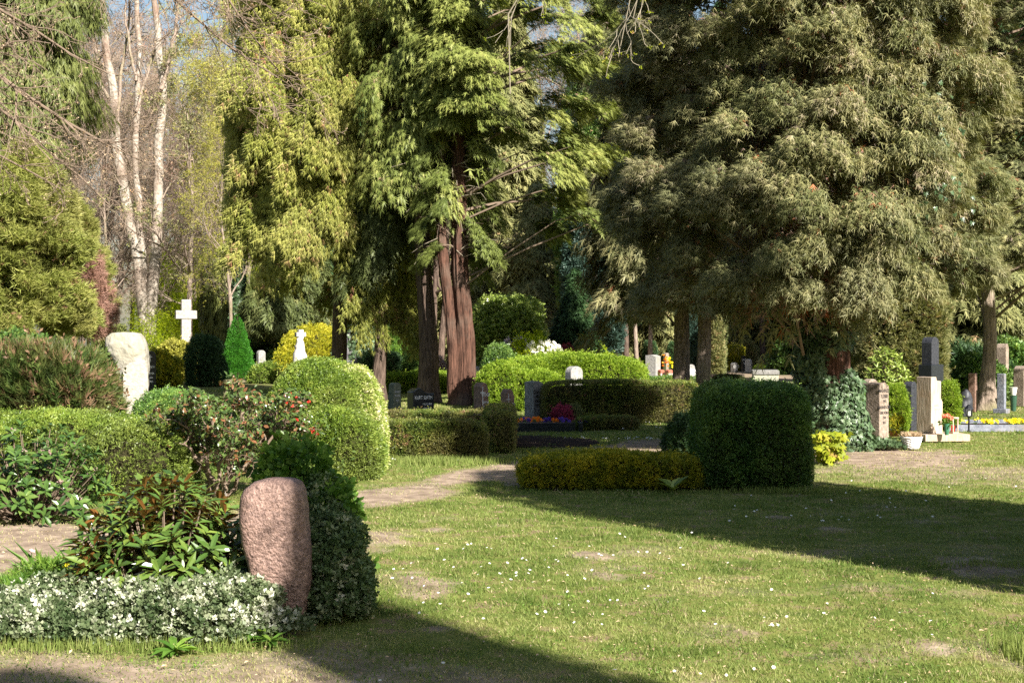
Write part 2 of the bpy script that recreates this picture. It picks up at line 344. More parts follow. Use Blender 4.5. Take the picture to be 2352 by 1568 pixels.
def hedge(name, label, cat, prims, mat, n=9000, size=.05, depth=.06, lump=.03, lf=3.0, tmpl=None, up=.35, group=None, inset=.06, core=True, out=.012, zmin=.01, jit=.75):
    g = Geo(); o0 = prims[0][0] * np.array([1, 1, 0])
    prims = [(p[0] - o0, p[1], p[2], p[3]) for p in prims]
    P, Nn = surf_pts(prims, n, depth, lump, lf, out=out, zmin=zmin)
    U = nrm(Nn + rdir(len(P)) * jit + np.array([0, 0, up]))
    v = .55 * vn3(P, 9) + .45 * rng.random(len(P)); v = np.clip((v - .5) * 1.5 + .5, 0, 1)
    place(g, tmpl or SPRIG, P, U, rdir(len(P)), size * (.7 + .6 * rng.random(len(P))), v)
    k = rng.permutation(len(P))[:max(4, int(.022 * len(P)))]; L_ = .02 + size * (.3 + 1.1 * rng.random((len(k), 1)))       # stray shoots
    S = P[k]; E_ = S + nrm(Nn[k] + rdir(len(k)) * .5 + np.array([0, 0, .9])) * L_
    if Nn is not None and jit < 5: place(g, SPRIG3, E_, (E_ - S), rdir(len(k)), size * .8, .5 + .5 * rng.random(len(k))); place(g, SPRIG3, S * .5 + E_ * .5, (E_ - S), rdir(len(k)), size * .8, .4 + .5 * rng.random(len(k)))
    if core: core_mesh(g, prims, inset)
    me = g.mesh(name, [LM[mat], CORE]); o = link(name, me, loc=tuple(o0)); return tag(o, label, cat, group)

def hbox(px0, px1, ptop, pbase, dep, n=7.0, rz=0.0, Y=None, sink=.3):
    """box primitive whose front foot is at row pbase (or at distance Y) and spans px0..px1"""
    Y = Y or GY(pbase); x0, x1 = WX(px0, Y), WX(px1, Y); zt = WZ(ptop, Y)
    return prim(((x0 + x1) / 2, Y + dep / 2, (zt - sink) / 2), ((x1 - x0) / 2, dep / 2, (zt + sink) / 2), n, rz)

# ------------------------------------------------------------------ trees
def path_pts(pts, k):
    pts = np.array(pts, float); d = np.r_[0, np.cumsum(np.linalg.norm(np.diff(pts, axis=0), axis=1))]; t = np.linspace(0, d[-1], k)
    return np.stack([np.interp(t, d, pts[:, i]) for i in range(3)], -1)
def trunk_geo(g, pts, r0, r1, k=46, sides=40, ridges=.12, flare=1.5, m=0, rf=1.0):
    """bark-ridged, root-flared trunk along pts"""
    C = path_pts(pts, k); h = C[:, 2] - C[0, 2]; t = np.linspace(0, 1, k)
    # smooth the centre line
    for _ in range(6): C[1:-1] = (C[:-2] + 2 * C[1:-1] + C[2:]) / 4
    C[2:-1, :2] += (np.stack([vn3(np.stack([h, h * 0 + r0 * 50, h * 0], -1), .8, 1), vn3(np.stack([h, h * 0 + r0 * 90, h * 0], -1), .8, 2)], -1)[2:-1] - .5) * r0 * .7
    R = r0 + (r1 - r0) * t + r0 * (flare - 1) * np.exp(-h / (r0 * 2.2))
    an = np.arange(sides) * 2 * math.pi / sides
    A, H = np.meshgrid(an, h)
    q = np.stack([np.cos(A) * 2.2, np.sin(A) * 2.2, H * .35 / max(r0, .1) * .25], -1)
    rid = vn3(q, 3.2 * rf, r0 * 7) - .5; low = vn3(q, .9, 3 + r0) - .5; fine = vn3(q * np.array([1, 1, 2.]), 9 * rf, 5) - .5
    lob = np.cos(A * 5 + 1.3 * np.sin(A) + r0 * 9) * .16 * np.exp(-H / (r0 * 1.6))
    RR = R[:, None] * (1 + ridges * 1.6 * rid + .16 * low + ridges * .6 * fine + lob)
    V = C[:, None] + RR[..., None] * np.stack([np.cos(A), np.sin(A), np.zeros_like(A)], -1)
    i = np.arange(k - 1)[:, None]; j = np.arange(sides)[None]
    qd = np.stack([i * sides + j, i * sides + (j + 1) % sides, (i + 1) * sides + (j + 1) % sides, (i + 1) * sides + j], -1).reshape(-1, 4)
    g.add(V.reshape(-1, 3), qd, .5, m); return C, R
def boughs(g, n, axis, R, z0, z1, per=120, l=(.5, .9), tmpl=None, size=.2, droop=.5, hang=.35, rise=.15, m=0, az=None, dead=.12, zfun=None, fill=.12, vlo=0., vhi=.86, fan=.75, rin=.55, limbs=None, thick=.13, cell=None):
    """n drooping boughs of feathery sprays round an axis; R(z, az) is the crown's radius"""
    if cell:                                             # jittered lattice of boughs over the crown's envelope
        Z, A = [], []
        for zr in np.arange(z0, z1, cell[1]):
            m_ = max(5, int(2 * math.pi * float(np.mean(R(np.full(8, zr), np.arange(8) * .785))) / cell[0])); aa = (np.arange(m_) + rng.random() + .35 * rng.normal(size=m_)) * 2 * math.pi / m_
            Z.append(zr + cell[1] * .55 * rng.normal(size=m_)); A.append(aa)
        z, a = np.concatenate(Z), np.concatenate(A) % (2 * math.pi); k = rng.random(len(z)) < np.where(np.sin(a) < .3, .93, .35); z, a = z[k], a[k]
        if zfun is not None: k = z > zfun(a); z, a = z[k], a[k]
        n = len(z)
    else:
        z = z0 + (z1 - z0) * rng.random(n); a = rng.random(n) * 2 * math.pi if az is None else az(n)
        if zfun is not None: zf_ = zfun(a); z = np.where(z < zf_, zf_ + (z1 - zf_) * rng.random(n), z)
    rad = R(z, a) * (rin + (1.08 - rin) * rng.random(n) ** .55)
    L = l[0] + (l[1] - l[0]) * rng.random(n); L = np.minimum(L, rad + .2)
    ax = np.array(axis(z)) if callable(axis) else np.broadcast_to(np.array(axis, float), (n, 3))
    od = np.stack([np.cos(a), np.sin(a)], -1)
    base = np.stack([ax[:, 0] + od[:, 0] * (rad - L), ax[:, 1] + od[:, 1] * (rad - L), z], -1)
    i = np.repeat(np.arange(n), per); N = len(i)
    t = rng.random(N) ** .6; th = (rng.random(N) * 2 - 1) * fan * (.35 + .65 * t)
    ca, sa = np.cos(th), np.sin(th); dx = od[i, 0] * ca - od[i, 1] * sa; dy = od[i, 0] * sa + od[i, 1] * ca
    r = t * L[i] * (1 - .25 * np.abs(th)); dr = droop * (.7 + .6 * rng.random(n))[i]
    zz = rise * t * L[i] - dr * L[i] * t ** 2 - rng.normal(size=N) * thick * (1 + hang) - .25 * L[i] * (th / fan) ** 2 * .5
    P = base[i] + np.stack([dx * r, dy * r, zz], -1)
    dn = hang + .5 * rng.random(N) * (hang > 0) + dr * t
    U = np.stack([dx, dy, rise - dn], -1) + rng.normal(size=(N, 3)) * .22
    Nn = np.stack([dx * 1.1, dy * 1.1, .75 * np.ones(N)], -1) + rng.normal(size=(N, 3)) * .38
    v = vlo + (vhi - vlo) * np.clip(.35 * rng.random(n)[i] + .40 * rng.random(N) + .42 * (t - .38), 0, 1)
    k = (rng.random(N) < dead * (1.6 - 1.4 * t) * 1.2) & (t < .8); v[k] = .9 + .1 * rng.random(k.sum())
    place(g, tmpl or FAN, P, U, Nn, size * (.65 + .6 * rng.random(N)), v, m)
    if limbs is not None:
        kk = rng.random(n) < limbs[0]; b = base[kk]; o = od[kk]; LL = L[kk]; zz = rad[kk] - L[kk]
        s = b - np.stack([o[:, 0] * zz * .9, o[:, 1] * zz * .9, (.15 + .5 * rng.random(len(zz))) * zz], -1)
        e = b + np.stack([o[:, 0] * LL * .75, o[:, 1] * LL * .75, rise * LL - .4 * droop * LL], -1)
        P3 = np.stack([s, s * .5 + b * .5 + np.array([0, 0, .05]), b, e], 1)
        rr = np.repeat(np.array([[.038, .03, .02, .006]]), len(P3), 0) * limbs[1] * (.5 + .6 * rng.random((len(P3), 1)))
        tubes(g, P3, rr, 5, .5, limbs[2])
    return g
def tree(name, label, loc, group=None, rotz=0): return thing(name, label, 'tree', loc, group, rotz)
def kids(root, parts):
    for nm, me in parts: link(nm, me, root)
def copy_thing(root, loc, rotz, label, s=1.0, name=None, group=None):
    r = root.copy(); COL.objects.link(r); r.location = loc; r.rotation_euler = (0, 0, rotz); r['label'] = label
    r.scale = (s, s, s) if np.isscalar(s) else s
    if group: r['group'] = group
    for ch in list(root.children):
        c = ch.copy(); COL.objects.link(c); c.parent = r
    return r
def bare_tree(g, trunks, levels, r_sides=(10, 6, 4, 3, 3), m=0, rs=1.0, gravity=0.0, wig=.10, bias=.25, seed=0, tips=None, start=.3):
    """trunks: list of (pts, r0, r1); levels: list of (children per parent, length ratio range, angle, k points)"""
    r = np.random.default_rng(seed)
    par = []
    for pts, r0, r1 in trunks:
        C = path_pts(pts, 14)
        for _ in range(2): C[1:-1] = (C[:-2] + 2 * C[1:-1] + C[2:]) / 4
        C[1:-1] += r.normal(size=(12, 3)) * wig * .12 * np.array([1, 1, .2])
        par.append((C, np.linspace(r0, r1, 14)))
    PP = np.stack([p[0] for p in par]); RR = np.stack([p[1] for p in par])
    tubes(g, PP, RR, r_sides[0], .4, m)
    out = None
    for li, (nc, lr, ang, k) in enumerate(levels):
        n, kk = RR.shape; tot = n * nc
        idx = np.repeat(np.arange(n), nc); t = (start if li == 0 else .2) + (1 - (start if li == 0 else .2)) * r.random(tot) ** .85
        f = t * (kk - 1); i0 = np.minimum(f.astype(int), kk - 2); fr = (f - i0)[:, None]
        S = PP[idx, i0] * (1 - fr) + PP[idx, i0 + 1] * fr; Tn = nrm(PP[idx, i0 + 1] - PP[idx, i0])
        plen = np.linalg.norm(np.diff(PP, axis=1), axis=2).sum(1)[idx]
        r0 = (RR[idx, i0] * (1 - fr[:, 0]) + RR[idx, i0 + 1] * fr[:, 0]) * (.45 + .2 * r.random(tot)) * rs
        q = rdir(tot, r); q = nrm(q - (q * Tn).sum(-1, keepdims=True) * Tn)
        an = ang * (.6 + .8 * r.random(tot))[:, None]
        D = nrm(Tn * np.cos(an) + q * np.sin(an) + np.array([0, 0, bias * (1 - li * .25)]))
        Ln = plen * (lr[0] + (lr[1] - lr[0]) * r.random(tot)) * (1.15 - .6 * t)
        s = np.linspace(0, 1, k); pts = [S]
        cur = S.copy(); d = D.copy()
        for j in range(1, k):
            d = nrm(d + r.normal(size=d.shape) * wig * 1.6 + np.array([0, 0, bias * .18 - gravity * j / k])); cur = cur + d * (Ln / (k - 1))[:, None]; pts.append(cur)
        PP = np.stack(pts, 1); RR = np.maximum(r0[:, None] * (1 - .72 * s[None]), .0025)
        tubes(g, PP, RR, r_sides[min(li + 1, len(r_sides) - 1)], .25 + .5 * r.random(), m)
        out = PP
    return out                                           # the last twigs: their ends carry buds and leaves

# ------------------------------------------------------------------ stones
def prism(prof, t, bev=.012, seg=2, y0=None, rough=0.0, sub=0):
    """front outline prof [(x,z)], thickness t along y (front at -t/2) -> bmesh"""
    bm = bmesh.new(); y0 = -t / 2 if y0 is None else y0
    a = [bm.verts.new((x, y0, z)) for x, z in prof]; b = [bm.verts.new((x, y0 + t, z)) for x, z in prof]; n = len(prof)
    bm.faces.new(a); bm.faces.new(b[::-1])
    for i in range(n): bm.faces.new((a[i], b[i], b[(i + 1) % n], a[(i + 1) % n]))
    bmesh.ops.recalc_face_normals(bm, faces=bm.faces)
    if bev: bmesh.ops.bevel(bm, geom=list(bm.edges), offset=bev, segments=seg, affect='EDGES', profile=.6)
    return bm
def bm_obj(name, bm, mat, parent=None, loc=None, rotz=0.0, smooth=False):
    me = bpy.data.meshes.new(name); bm.to_mesh(me); bm.free(); me.materials.append(mat)
    if smooth: me.polygons.foreach_set('use_smooth', [True] * len(me.polygons))
    return link(name, me, parent, loc, rotz)
def box_bm(c, h, bev=.01, seg=2):
    bm = bmesh.new(); bmesh.ops.create_cube(bm, size=2.0)
    for v in bm.verts: v.co = Vector((c[0] + v.co.x * h[0], c[1] + v.co.y * h[1], c[2] + v.co.z * h[2]))
    if bev: bmesh.ops.bevel(bm, geom=list(bm.edges), offset=bev, segments=seg, affect='EDGES', profile=.6)
    return bm
def lathe_bm(prof, n=24, c=(0, 0, 0)):
    bm = bmesh.new(); rings = []
    for r, z in prof:
        rings.append([bm.verts.new((c[0] + r * math.cos(2 * math.pi * i / n), c[1] + r * math.sin(2 * math.pi * i / n), c[2] + z)) for i in range(n)])
    for a, b in zip(rings, rings[1:]):
        for i in range(n): bm.faces.new((a[i], a[(i + 1) % n], b[(i + 1) % n], b[i]))
    bm.faces.new(rings[0][::-1]); bm.faces.new(rings[-1]); return bm
def join_bm(*bms):
    me = bpy.data.meshes.new('tmp'); out = bmesh.new()
    for b in bms: b.to_mesh(me); b.free(); out.from_mesh(me)
    bpy.data.meshes.remove(me); return out
def arch(w, h, rise, n=14, x0=None):
    """slab outline with a segmental arch of given rise"""
    P = [(-w / 2, 0), (w / 2, 0)]
    for i in range(n + 1):
        t = i / n * 2 - 1; P.append((-t * w / 2, h - rise + rise * math.sqrt(max(0, 1 - t * t * .98))))
    return P
def text(body, size, mat, parent, x, z, yf, font_w=1.0, align='CENTER', ext=.0015, name='inscription'):
    c = bpy.data.curves.new(name, 'FONT'); c.body = body; c.size = size; c.align_x = align; c.align_y = 'CENTER'; c.extrude = ext; c.offset = .0008
    c.materials.append(mat); tmp = bpy.data.objects.new('tmp', c); me = bpy.data.meshes.new_from_object(tmp); bpy.data.objects.remove(tmp); me.materials.clear(); me.materials.append(mat)
    o = link(name, me, parent)
    o.location = (x, yf - .0022, z); o.rotation_euler = (math.pi / 2, 0, 0); o.scale = (font_w, 1, 1); return o
def eff(px0, px1, Y, theta, side):
    """width and thickness of a stone turned by theta so that it spans px0..px1, side = share of its visible flank"""
    a = math.atan(((px0 + px1) / 2 - CX) / F); T = (px1 - px0) * Y / F / math.cos(a) ** 0
    w = (1 - side) * T / max(.2, math.cos(theta + a)); t = side * T / max(.15, abs(math.sin(theta + a)))
    return w, t
def cross_bm(w, h, d, bw, y, z, ar=.3, arm=.62):
    """small relief cross, centred on x=0, standing from z to z+h"""
    a = box_bm((0, y, z + h / 2), (bw / 2, d / 2, h / 2), 0); b = box_bm((0, y - .0006, z + h * (1 - ar)), (w / 2, d / 2, bw / 2), 0); return join_bm(a, b)
# ================================================================== ground, path, grass
PATH = np.array([at(-420, 1300)[:2], at(0, 1262)[:2], at(300, 1222)[:2], at(560, 1188)[:2], at(830, 1153)[:2], at(1000, 1112)[:2], at(1210, 1072)[:2], at(1400, 1040)[:2], at(1560, 1010)[:2], [3.6, 25.0], [5.2, 31.0]])
PW = np.array([1.35, 1.25, 1.0, .85, .62, .60, .72, .85, .9, .8, .7])
def path_mask(x, y):
    best = np.full(x.shape, 9.0)
    for a, b, w0, w1 in zip(PATH[:-1], PATH[1:], PW[:-1], PW[1:]):
        d = b - a; t = np.clip(((x - a[0]) * d[0] + (y - a[1]) * d[1]) / (d @ d), 0, 1)
        dd = np.hypot(x - a[0] - t * d[0], y - a[1] - t * d[1]) / (w0 + (w1 - w0) * t); best = np.minimum(best, dd)
    return best
SPOTS = [(970, 1197, .16, .22), (1000, 1215, .17, .15), (1355, 1275, .24, .3), (985, 1350, .26, .22), (1385, 1317, .18, .12), (1000, 1447, .17, .22), (1905, 1213, .17, .25),
         (2240, 1294, .40, .25), (1800, 1187, .2, .2), (1555, 1503, .05, .12), (2100, 1065, .3, .35), (1150, 1205, .12, .1), (870, 1240, .5, .25), (930, 1330, .35, .2), (2150, 1478, .2, .15), (1700, 1450, .25, .2)]
def bare(x, y):
    n1 = vn2(x, y, 1.1, 1); n2 = vn2(x, y, 2.9, 2); n3 = vn2(x, y, 5.3, 3)
    nl = vn2(x * 1.0, y * .35, 2.4, 8)
    p = path_mask(x, y) + (n1 - .5) * 1.0 + (n2 - .5) * .5 + (nl - .5) * .9
    m = 1 - sstep(.35, 1.15, p)
    for px, py, rx, k in SPOTS:
        c = at(px, py); d = np.hypot((x - c[0]) / rx, (y - c[1]) / (rx * 1.5)) + (n2 - .5) * 1.2 + (n3 - .5) * 1.0
        m = np.maximum(m, (1 - sstep(.25, 1.1, d)) * (.55 + k * .5))
    # worn soil in front of the near bed and under the ivy tree
    d = np.hypot((x + 2.2) / 2.5, (y - 6.9) / .75) + (n2 - .5) * .8 + (n1 - .5) * .5; m = np.maximum(m, .62 * (1 - sstep(.4, 1.3, d)))
    d = np.hypot((x - 5.0) / 1.6, (y - 19.6) / 2.0) + (n2 - .5) * .9; m = np.maximum(m, .9 * (1 - sstep(.5, 1.2, d)))
    d = np.hypot((x - 5.4) / 2.6, (y - 17.2) / 1.6) + (n2 - .5) * 1.3 + (n3 - .5) * .6; m = np.maximum(m, .5 * (1 - sstep(.4, 1.3, d)))
    m = np.maximum(m, .35 * sstep(.55, .8, n1 * .6 + n2 * .4))
    far = sstep(38, 60, y); m = np.maximum(m, far * (.35 + .5 * n1))
    m = m * (.60 + .55 * n3 * .6 + .5 * (n2 - .3) * .8)
    return np.clip(m, 0, 1)
def gheight(x, y):
    n = (vn2(x, y, .35, 5) - .5) * .03 + (vn2(x, y, 2.2, 6) - .5) * .010
    for px, py, rx, k in SPOTS:
        c = at(px, py); n = n + .10 * k * rx / .25 * np.exp(-((x - c[0]) ** 2 + ((y - c[1]) / 1.5) ** 2) / (rx * .6) ** 2)
    return n - .012
xs = np.concatenate([np.linspace(-160, -16, 30)[:-1], np.arange(-16, 16, .085), np.linspace(16, 160, 30)])
ys = np.concatenate([np.linspace(-70, 5, 26)[:-1], 5 * (48 / 5) ** np.linspace(0, 1, 300)[:-1], np.linspace(48, 230, 60)])
Xg, Yg = np.meshgrid(xs, ys); Zg = gheight(Xg, Yg); Bg = bare(Xg, Yg)
def grid_faces(ny, nx):
    i = np.arange(ny - 1)[:, None]; j = np.arange(nx - 1)[None]
    return np.stack([i * nx + j, i * nx + j + 1, (i + 1) * nx + j + 1, (i + 1) * nx + j], -1).reshape(-1, 4)
def ground_mat():
    m, nt, N, L = new_mat('turf_and_soil')
    tc = N.new('ShaderNodeTexCoord'); at_ = N.new('ShaderNodeAttribute'); at_.attribute_name = 'bare'
    def noise(s, d=6):
        n = N.new('ShaderNodeTexNoise'); n.inputs['Scale'].default_value = s; n.inputs['Detail'].default_value = d; n.inputs['Roughness'].default_value = .65; L.new(tc.outputs['Object'], n.inputs['Vector']); return n.outputs['Fac']
    turf = ramp(nt, [(.3, (.06, .08, .02)), (.46, (.11, .14, .03)), (.55, (.17, .175, .05)), (.62, (.20, .15, .085)), (.75, (.28, .21, .13))], noise(3.6, 10)).outputs[0]
    soil = ramp(nt, [(.3, (.13, .095, .068)), (.5, (.25, .19, .14)), (.7, (.42, .33, .25))], noise(5, 12)).outputs[0]
    ad = N.new('ShaderNodeMath'); ad.operation = 'MULTIPLY_ADD'; L.new(noise(38, 5), ad.inputs[0]); ad.inputs[1].default_value = .9; L.new(at_.outputs['Fac'], ad.inputs[2])
    rr = ramp(nt, [(.60, (0, 0, 0)), (1.0, (1, 1, 1))], ad.outputs[0])
    mx = N.new('ShaderNodeMix'); mx.data_type = 'RGBA'; L.new(rr.outputs[0], mx.inputs[0]); L.new(turf, mx.inputs[6]); L.new(soil, mx.inputs[7])
    p = N.new('ShaderNodeBsdfPrincipled'); L.new(mx.outputs[2], p.inputs['Base Color']); p.inputs['Roughness'].default_value = .95; p.inputs['Specular IOR Level'].default_value = .1
    b = N.new('ShaderNodeBump'); b.inputs['Strength'].default_value = .5; b.inputs['Distance'].default_value = .008; L.new(noise(45, 8), b.inputs['Height']); L.new(b.outputs[0], p.inputs['Normal'])
    out = N.new('ShaderNodeOutputMaterial'); L.new(p.outputs[0], out.inputs[0]); return m
GM = ground_mat()
def sheet(name, X, Y, Z, B, faces, mat, kind='structure'):
    V = np.stack([X.ravel(), Y.ravel(), Z.ravel()], -1)
    used = np.unique(faces); mp = np.full(len(V), -1); mp[used] = np.arange(len(used))
    me = mesh_np(name, V[used], mp[faces], mat, smooth=True)
    a = me.attributes.new('bare', 'FLOAT', 'POINT'); a.data.foreach_set('value', B.ravel()[used].astype(np.float32))
    o = link(name, me); o['kind'] = kind; return o
GF = grid_faces(*Xg.shape)
sheet('ground', Xg, Yg, Zg, Bg, GF, GM)
pm = (path_mask(Xg, Yg) < 1.12).ravel()
sheet('path', Xg, Yg, Zg + .004, Bg, GF[pm[GF].all(1)], GM)
# dark mulch bed beside the path
mul = surfmat('bark_mulch', (.022, .016, .014), (.085, .06, .052), scale=60, rough=.95, bump=1.0, spec=.05)
c = at(1240, 1012); dd = np.hypot((Xg - c[0] + .15 * (Yg - c[1])) / .95, (Yg - c[1]) / 1.35) + (vn2(Xg, Yg, 2.5, 9) - .5) * .35
sheet('mulch_bed', Xg, Yg, Zg + .008, Bg, GF[(dd < 1).ravel()[GF].all(1)], mul)

def grass():
    g = Geo(); N = 620000
    Y = 6.1 * (44 / 6.1) ** rng.random(N); X = (rng.random(N) * 2 - 1) * (.40 * Y + .8)
    b = bare(X, Y); n1 = vn2(X, Y, 1.4, 11); n2 = vn2(X, Y, 6, 12); n0 = vn2(X, Y, .35, 14)
    dm = np.hypot((X - c[0] + .15 * (Y - c[1])) / .95, (Y - c[1]) / 1.35)
    k = (rng.random(N) < np.clip(1.15 - 1.25 * b, 0.06, 1) * (.22 + .95 * n2)) & (dm > .95)
    X, Y, b, n1, n2, n0 = [q[k] for q in (X, Y, b, n1, n2, n0)]; n = len(X)
    h = (.008 + .024 * n1 * n2 + .012 * rng.random(n)) * (1 + .02 * Y) * (1 - .45 * b)
    tall = rng.random(n) < .006; h[tall] *= 2.2
    w = .0023 * np.maximum(1, Y / 8.5) * (.8 + .6 * rng.random(n))
    a = rng.random(n) * 2 * math.pi; lean = (.25 + .9 * rng.random(n)) * h; la = rng.random(n) * 2 * math.pi
    z = gheight(X, Y) + .002
    dx, dy = np.cos(a) * w, np.sin(a) * w
    V = np.stack([np.stack([X - dx, Y - dy, z], -1), np.stack([X + dx, Y + dy, z], -1), np.stack([X + np.cos(la) * lean, Y + np.sin(la) * lean, z + h], -1)], 1)
    n5 = vn2(X, Y, 2.6, 21); v = np.clip(-.02 + .30 * (1 - n0) + .34 * (1 - n1) + .45 * (n5 - .25) + .40 * (rng.random(n) - .35) + .35 * b, 0, 1); dry = rng.random(n) < .05 + .12 * b; v[dry] = .85 + .15 * rng.random(dry.sum())
    g.add(V.reshape(-1, 3), np.arange(3 * n).reshape(n, 3), v)
    # longer tufts: under the hedge foot, lower right corner, round the red stone
    for px, py, rx, ry, m_, hh in [(1000, 1062, .9, .35, 2600, .10), (2345, 1500, .12, .3, 600, .09), (690, 1420, .25, .2, 500, .08), (1500, 1003, 1.6, .3, 1500, .05), (1225, 968, .3, .8, 900, .07), (720, 1390, .3, .3, 500, .09), (2260, 1300, .5, .12, 500, .07), (250, 1485, .9, .12, 1300, .07), (1800, 1129, .8, .1, 700, .07)]:
        cc = at(px, py); x = cc[0] + rng.normal(size=m_) * rx * .5; y = cc[1] + rng.normal(size=m_) * ry * .5
        h = hh * (.4 + .8 * rng.random(m_)); a = rng.random(m_) * 6.28; w = .0035 * max(1, cc[1] / 10); la = rng.random(m_) * 6.28; ln = h * .5 * rng.random(m_)
        dx, dy = np.cos(a) * w, np.sin(a) * w; z = np.zeros(m_) - .01
        V = np.stack([np.stack([x - dx, y - dy, z], -1), np.stack([x + dx, y + dy, z], -1), np.stack([x + np.cos(la) * ln, y + np.sin(la) * ln, z + h], -1)], 1)
        g.add(V.reshape(-1, 3), np.arange(3 * m_).reshape(m_, 3), .35 + .3 * rng.random(m_))
    o = link('grass', g.mesh('grass', LM['grass'])); tag(o, 'short patchy lawn grass with moss and straw', 'grass', kind='stuff')
    g = Geo(); cx_ = rng.random(170); Yc_ = 6.3 * (24 / 6.3) ** cx_; Xc_ = (rng.random(170) * 2 - 1) * .37 * Yc_; ii = rng.integers(0, 170, 7000); rr_ = (.05 + .16 * rng.random(170))[ii]
    X = Xc_[ii] + rng.normal(size=7000) * rr_; Y = Yc_[ii] + rng.normal(size=7000) * rr_; P = np.stack([X, Y, gheight(X, Y) + .022 + .012 * rng.random(7000)], -1)
    place(g, LEAF, P, rdir(7000) * np.array([1, 1, .5]) + np.array([0, 0, .25]), rdir(7000) * .5 + np.array([0, 0, 1]), .012 + .012 * rng.random(7000), rng.random(7000))
    tag(link('clover', g.mesh('clover', LM['fresh'])), 'low clover and weed patches in the lawn', 'clover', kind='stuff')
    # fallen leaf bits and twigs lying about
    g = Geo(); N = 5200; Y = 6.2 * (26 / 6.2) ** rng.random(N); X = (rng.random(N) * 2 - 1) * (.38 * Y); P = np.stack([X, Y, gheight(X, Y) + .028], -1)
    place(g, LEAF, P, rdir(N) * np.array([1, 1, .25]), rdir(N) * .4 + np.array([0, 0, 1]), .012 + .022 * rng.random(N) ** 2, rng.random(N))
    tag(link('leaf_litter', g.mesh('leaf_litter', LM['straw'])), 'dry leaf scraps scattered over the lawn', 'leaf litter', kind='stuff')
    g = Geo(); cl = []
    for px, py, rx, ry, n in [(1330, 1285, 1.2, 1.2, 40), (1480, 1010, 1.1, .35, 60), (1400, 975, 1.2, .5, 50), (1850, 1195, 1.2, .8, 26), (960, 1060, .8, .2, 12), (1100, 1330, 1.2, .8, 26), (2000, 1130, 2.0, 2.0, 26), (1250, 1400, 1.2, .8, 22), (1900, 1420, 1.2, .8, 18), (1380, 1560, .9, .3, 10), (1450, 985, 1.5, .3, 40)]:
        cc = at(px, py); cl.append(cc + rng.normal(size=(n, 3)) * np.array([rx * .5, ry * .5, 0]))
    P = np.concatenate(cl); P[:, 2] = gheight(P[:, 0], P[:, 1]) + .045
    place(g, T_petals(6), P, rdir(len(P)) * np.array([1, 1, .2]), rdir(len(P)) * .35 + np.array([0, -.5, 1]), .005 + .005 * rng.random(len(P)) + .00025 * P[:, 1], rng.random(len(P)))
    tag(link('daisies', g.mesh('daisies', LM['white'])), 'tiny white daisies dotted over the lawn', 'daisies', kind='stuff')
grass()

# ================================================================== foreground group
def loft(rows, Y, depth, n=3.2, res=56, noise=.012, nf=7, taper=None, k=60, yoff=0, seed=0):
    """stone whose outline is given by rows (py, px_left, px_right) at distance Y"""
    r = np.array(rows, float); zz = WZ(r[:, 0], Y); xl, xr = WX(r[:, 1], Y), WX(r[:, 2], Y); o = np.argsort(zz); zz, xl, xr = zz[o], xl[o], xr[o]
    z = np.linspace(zz[0], zz[-1], k); z = zz[0] + (zz[-1] - zz[0]) * (1 - (1 - np.linspace(0, 1, k)) ** 1.5)
    a = np.interp(z, zz, xl); b = np.interp(z, zz, xr); dp = depth * np.clip(((b - a) / (xr - xl).max()) ** .6, .15, 1)
    th = np.arange(res) * 2 * math.pi / res; A, Z = np.meshgrid(th, z)
    c, s = np.cos(A), np.sin(A); e = 2 / n
    ux = np.sign(c) * np.abs(c) ** e; uy = np.sign(s) * np.abs(s) ** e
    Xc = ((a + b) / 2)[:, None] + ux * ((b - a) / 2)[:, None]; Yc = uy * dp[:, None] / 2 + yoff
    V = np.stack([Xc, Yc, Z], -1); nr = nrm(np.stack([ux, uy, np.zeros_like(ux)], -1))
    d = (vn3(V, nf, seed) - .5) * noise * 2 + (vn3(V, nf * 3.1, seed + 1) - .5) * noise
    V = V + nr * d[..., None]
    x0 = float((a[0] + b[0]) / 2); V[..., 0] -= x0
    i = np.arange(k - 1)[:, None]; j = np.arange(res)[None]
    q = np.stack([i * res + j, i * res + (j + 1) % res, (i + 1) * res + (j + 1) % res, (i + 1) * res + j], -1).reshape(-1, 4)
    VV = V.reshape(-1, 3); top = VV[-res:].mean(0) + np.array([0, 0, .004]); VV = np.vstack([VV, top]); t = np.array([[(k - 1) * res + jj, (k - 1) * res + (jj + 1) % res, len(VV) - 1] for jj in range(res)])
    return VV, [t, q], x0
REDG = surfmat('red_granite', (.145, .09, .074), (.36, .235, .19), scale=34, rough=.55, bump=.6, fine=(170, .25), c3=(.16, .10, .085), s3=2.2, spec=.4, bscale=70)
V, Fq, x0 = loft([(1102, 612, 664), (1105, 596, 676), (1111, 574, 686), (1127, 553, 694), (1143, 546, 698), (1165, 544, 700), (1216, 547, 703), (1260, 553, 706), (1300, 561, 708), (1340, 571, 709), (1374, 584, 706), (1403, 598, 699), (1440, 612, 686), (1470, 618, 680)], 8.05, .25, 4.0, noise=.010, nf=5)
me = mesh_np('gravestone', V, Fq, REDG, smooth=True)
tag(link('gravestone', me, loc=(x0, 8.15, 0)), 'rounded reddish granite boulder stone standing beside the big-leaved rhododendron', 'gravestone')

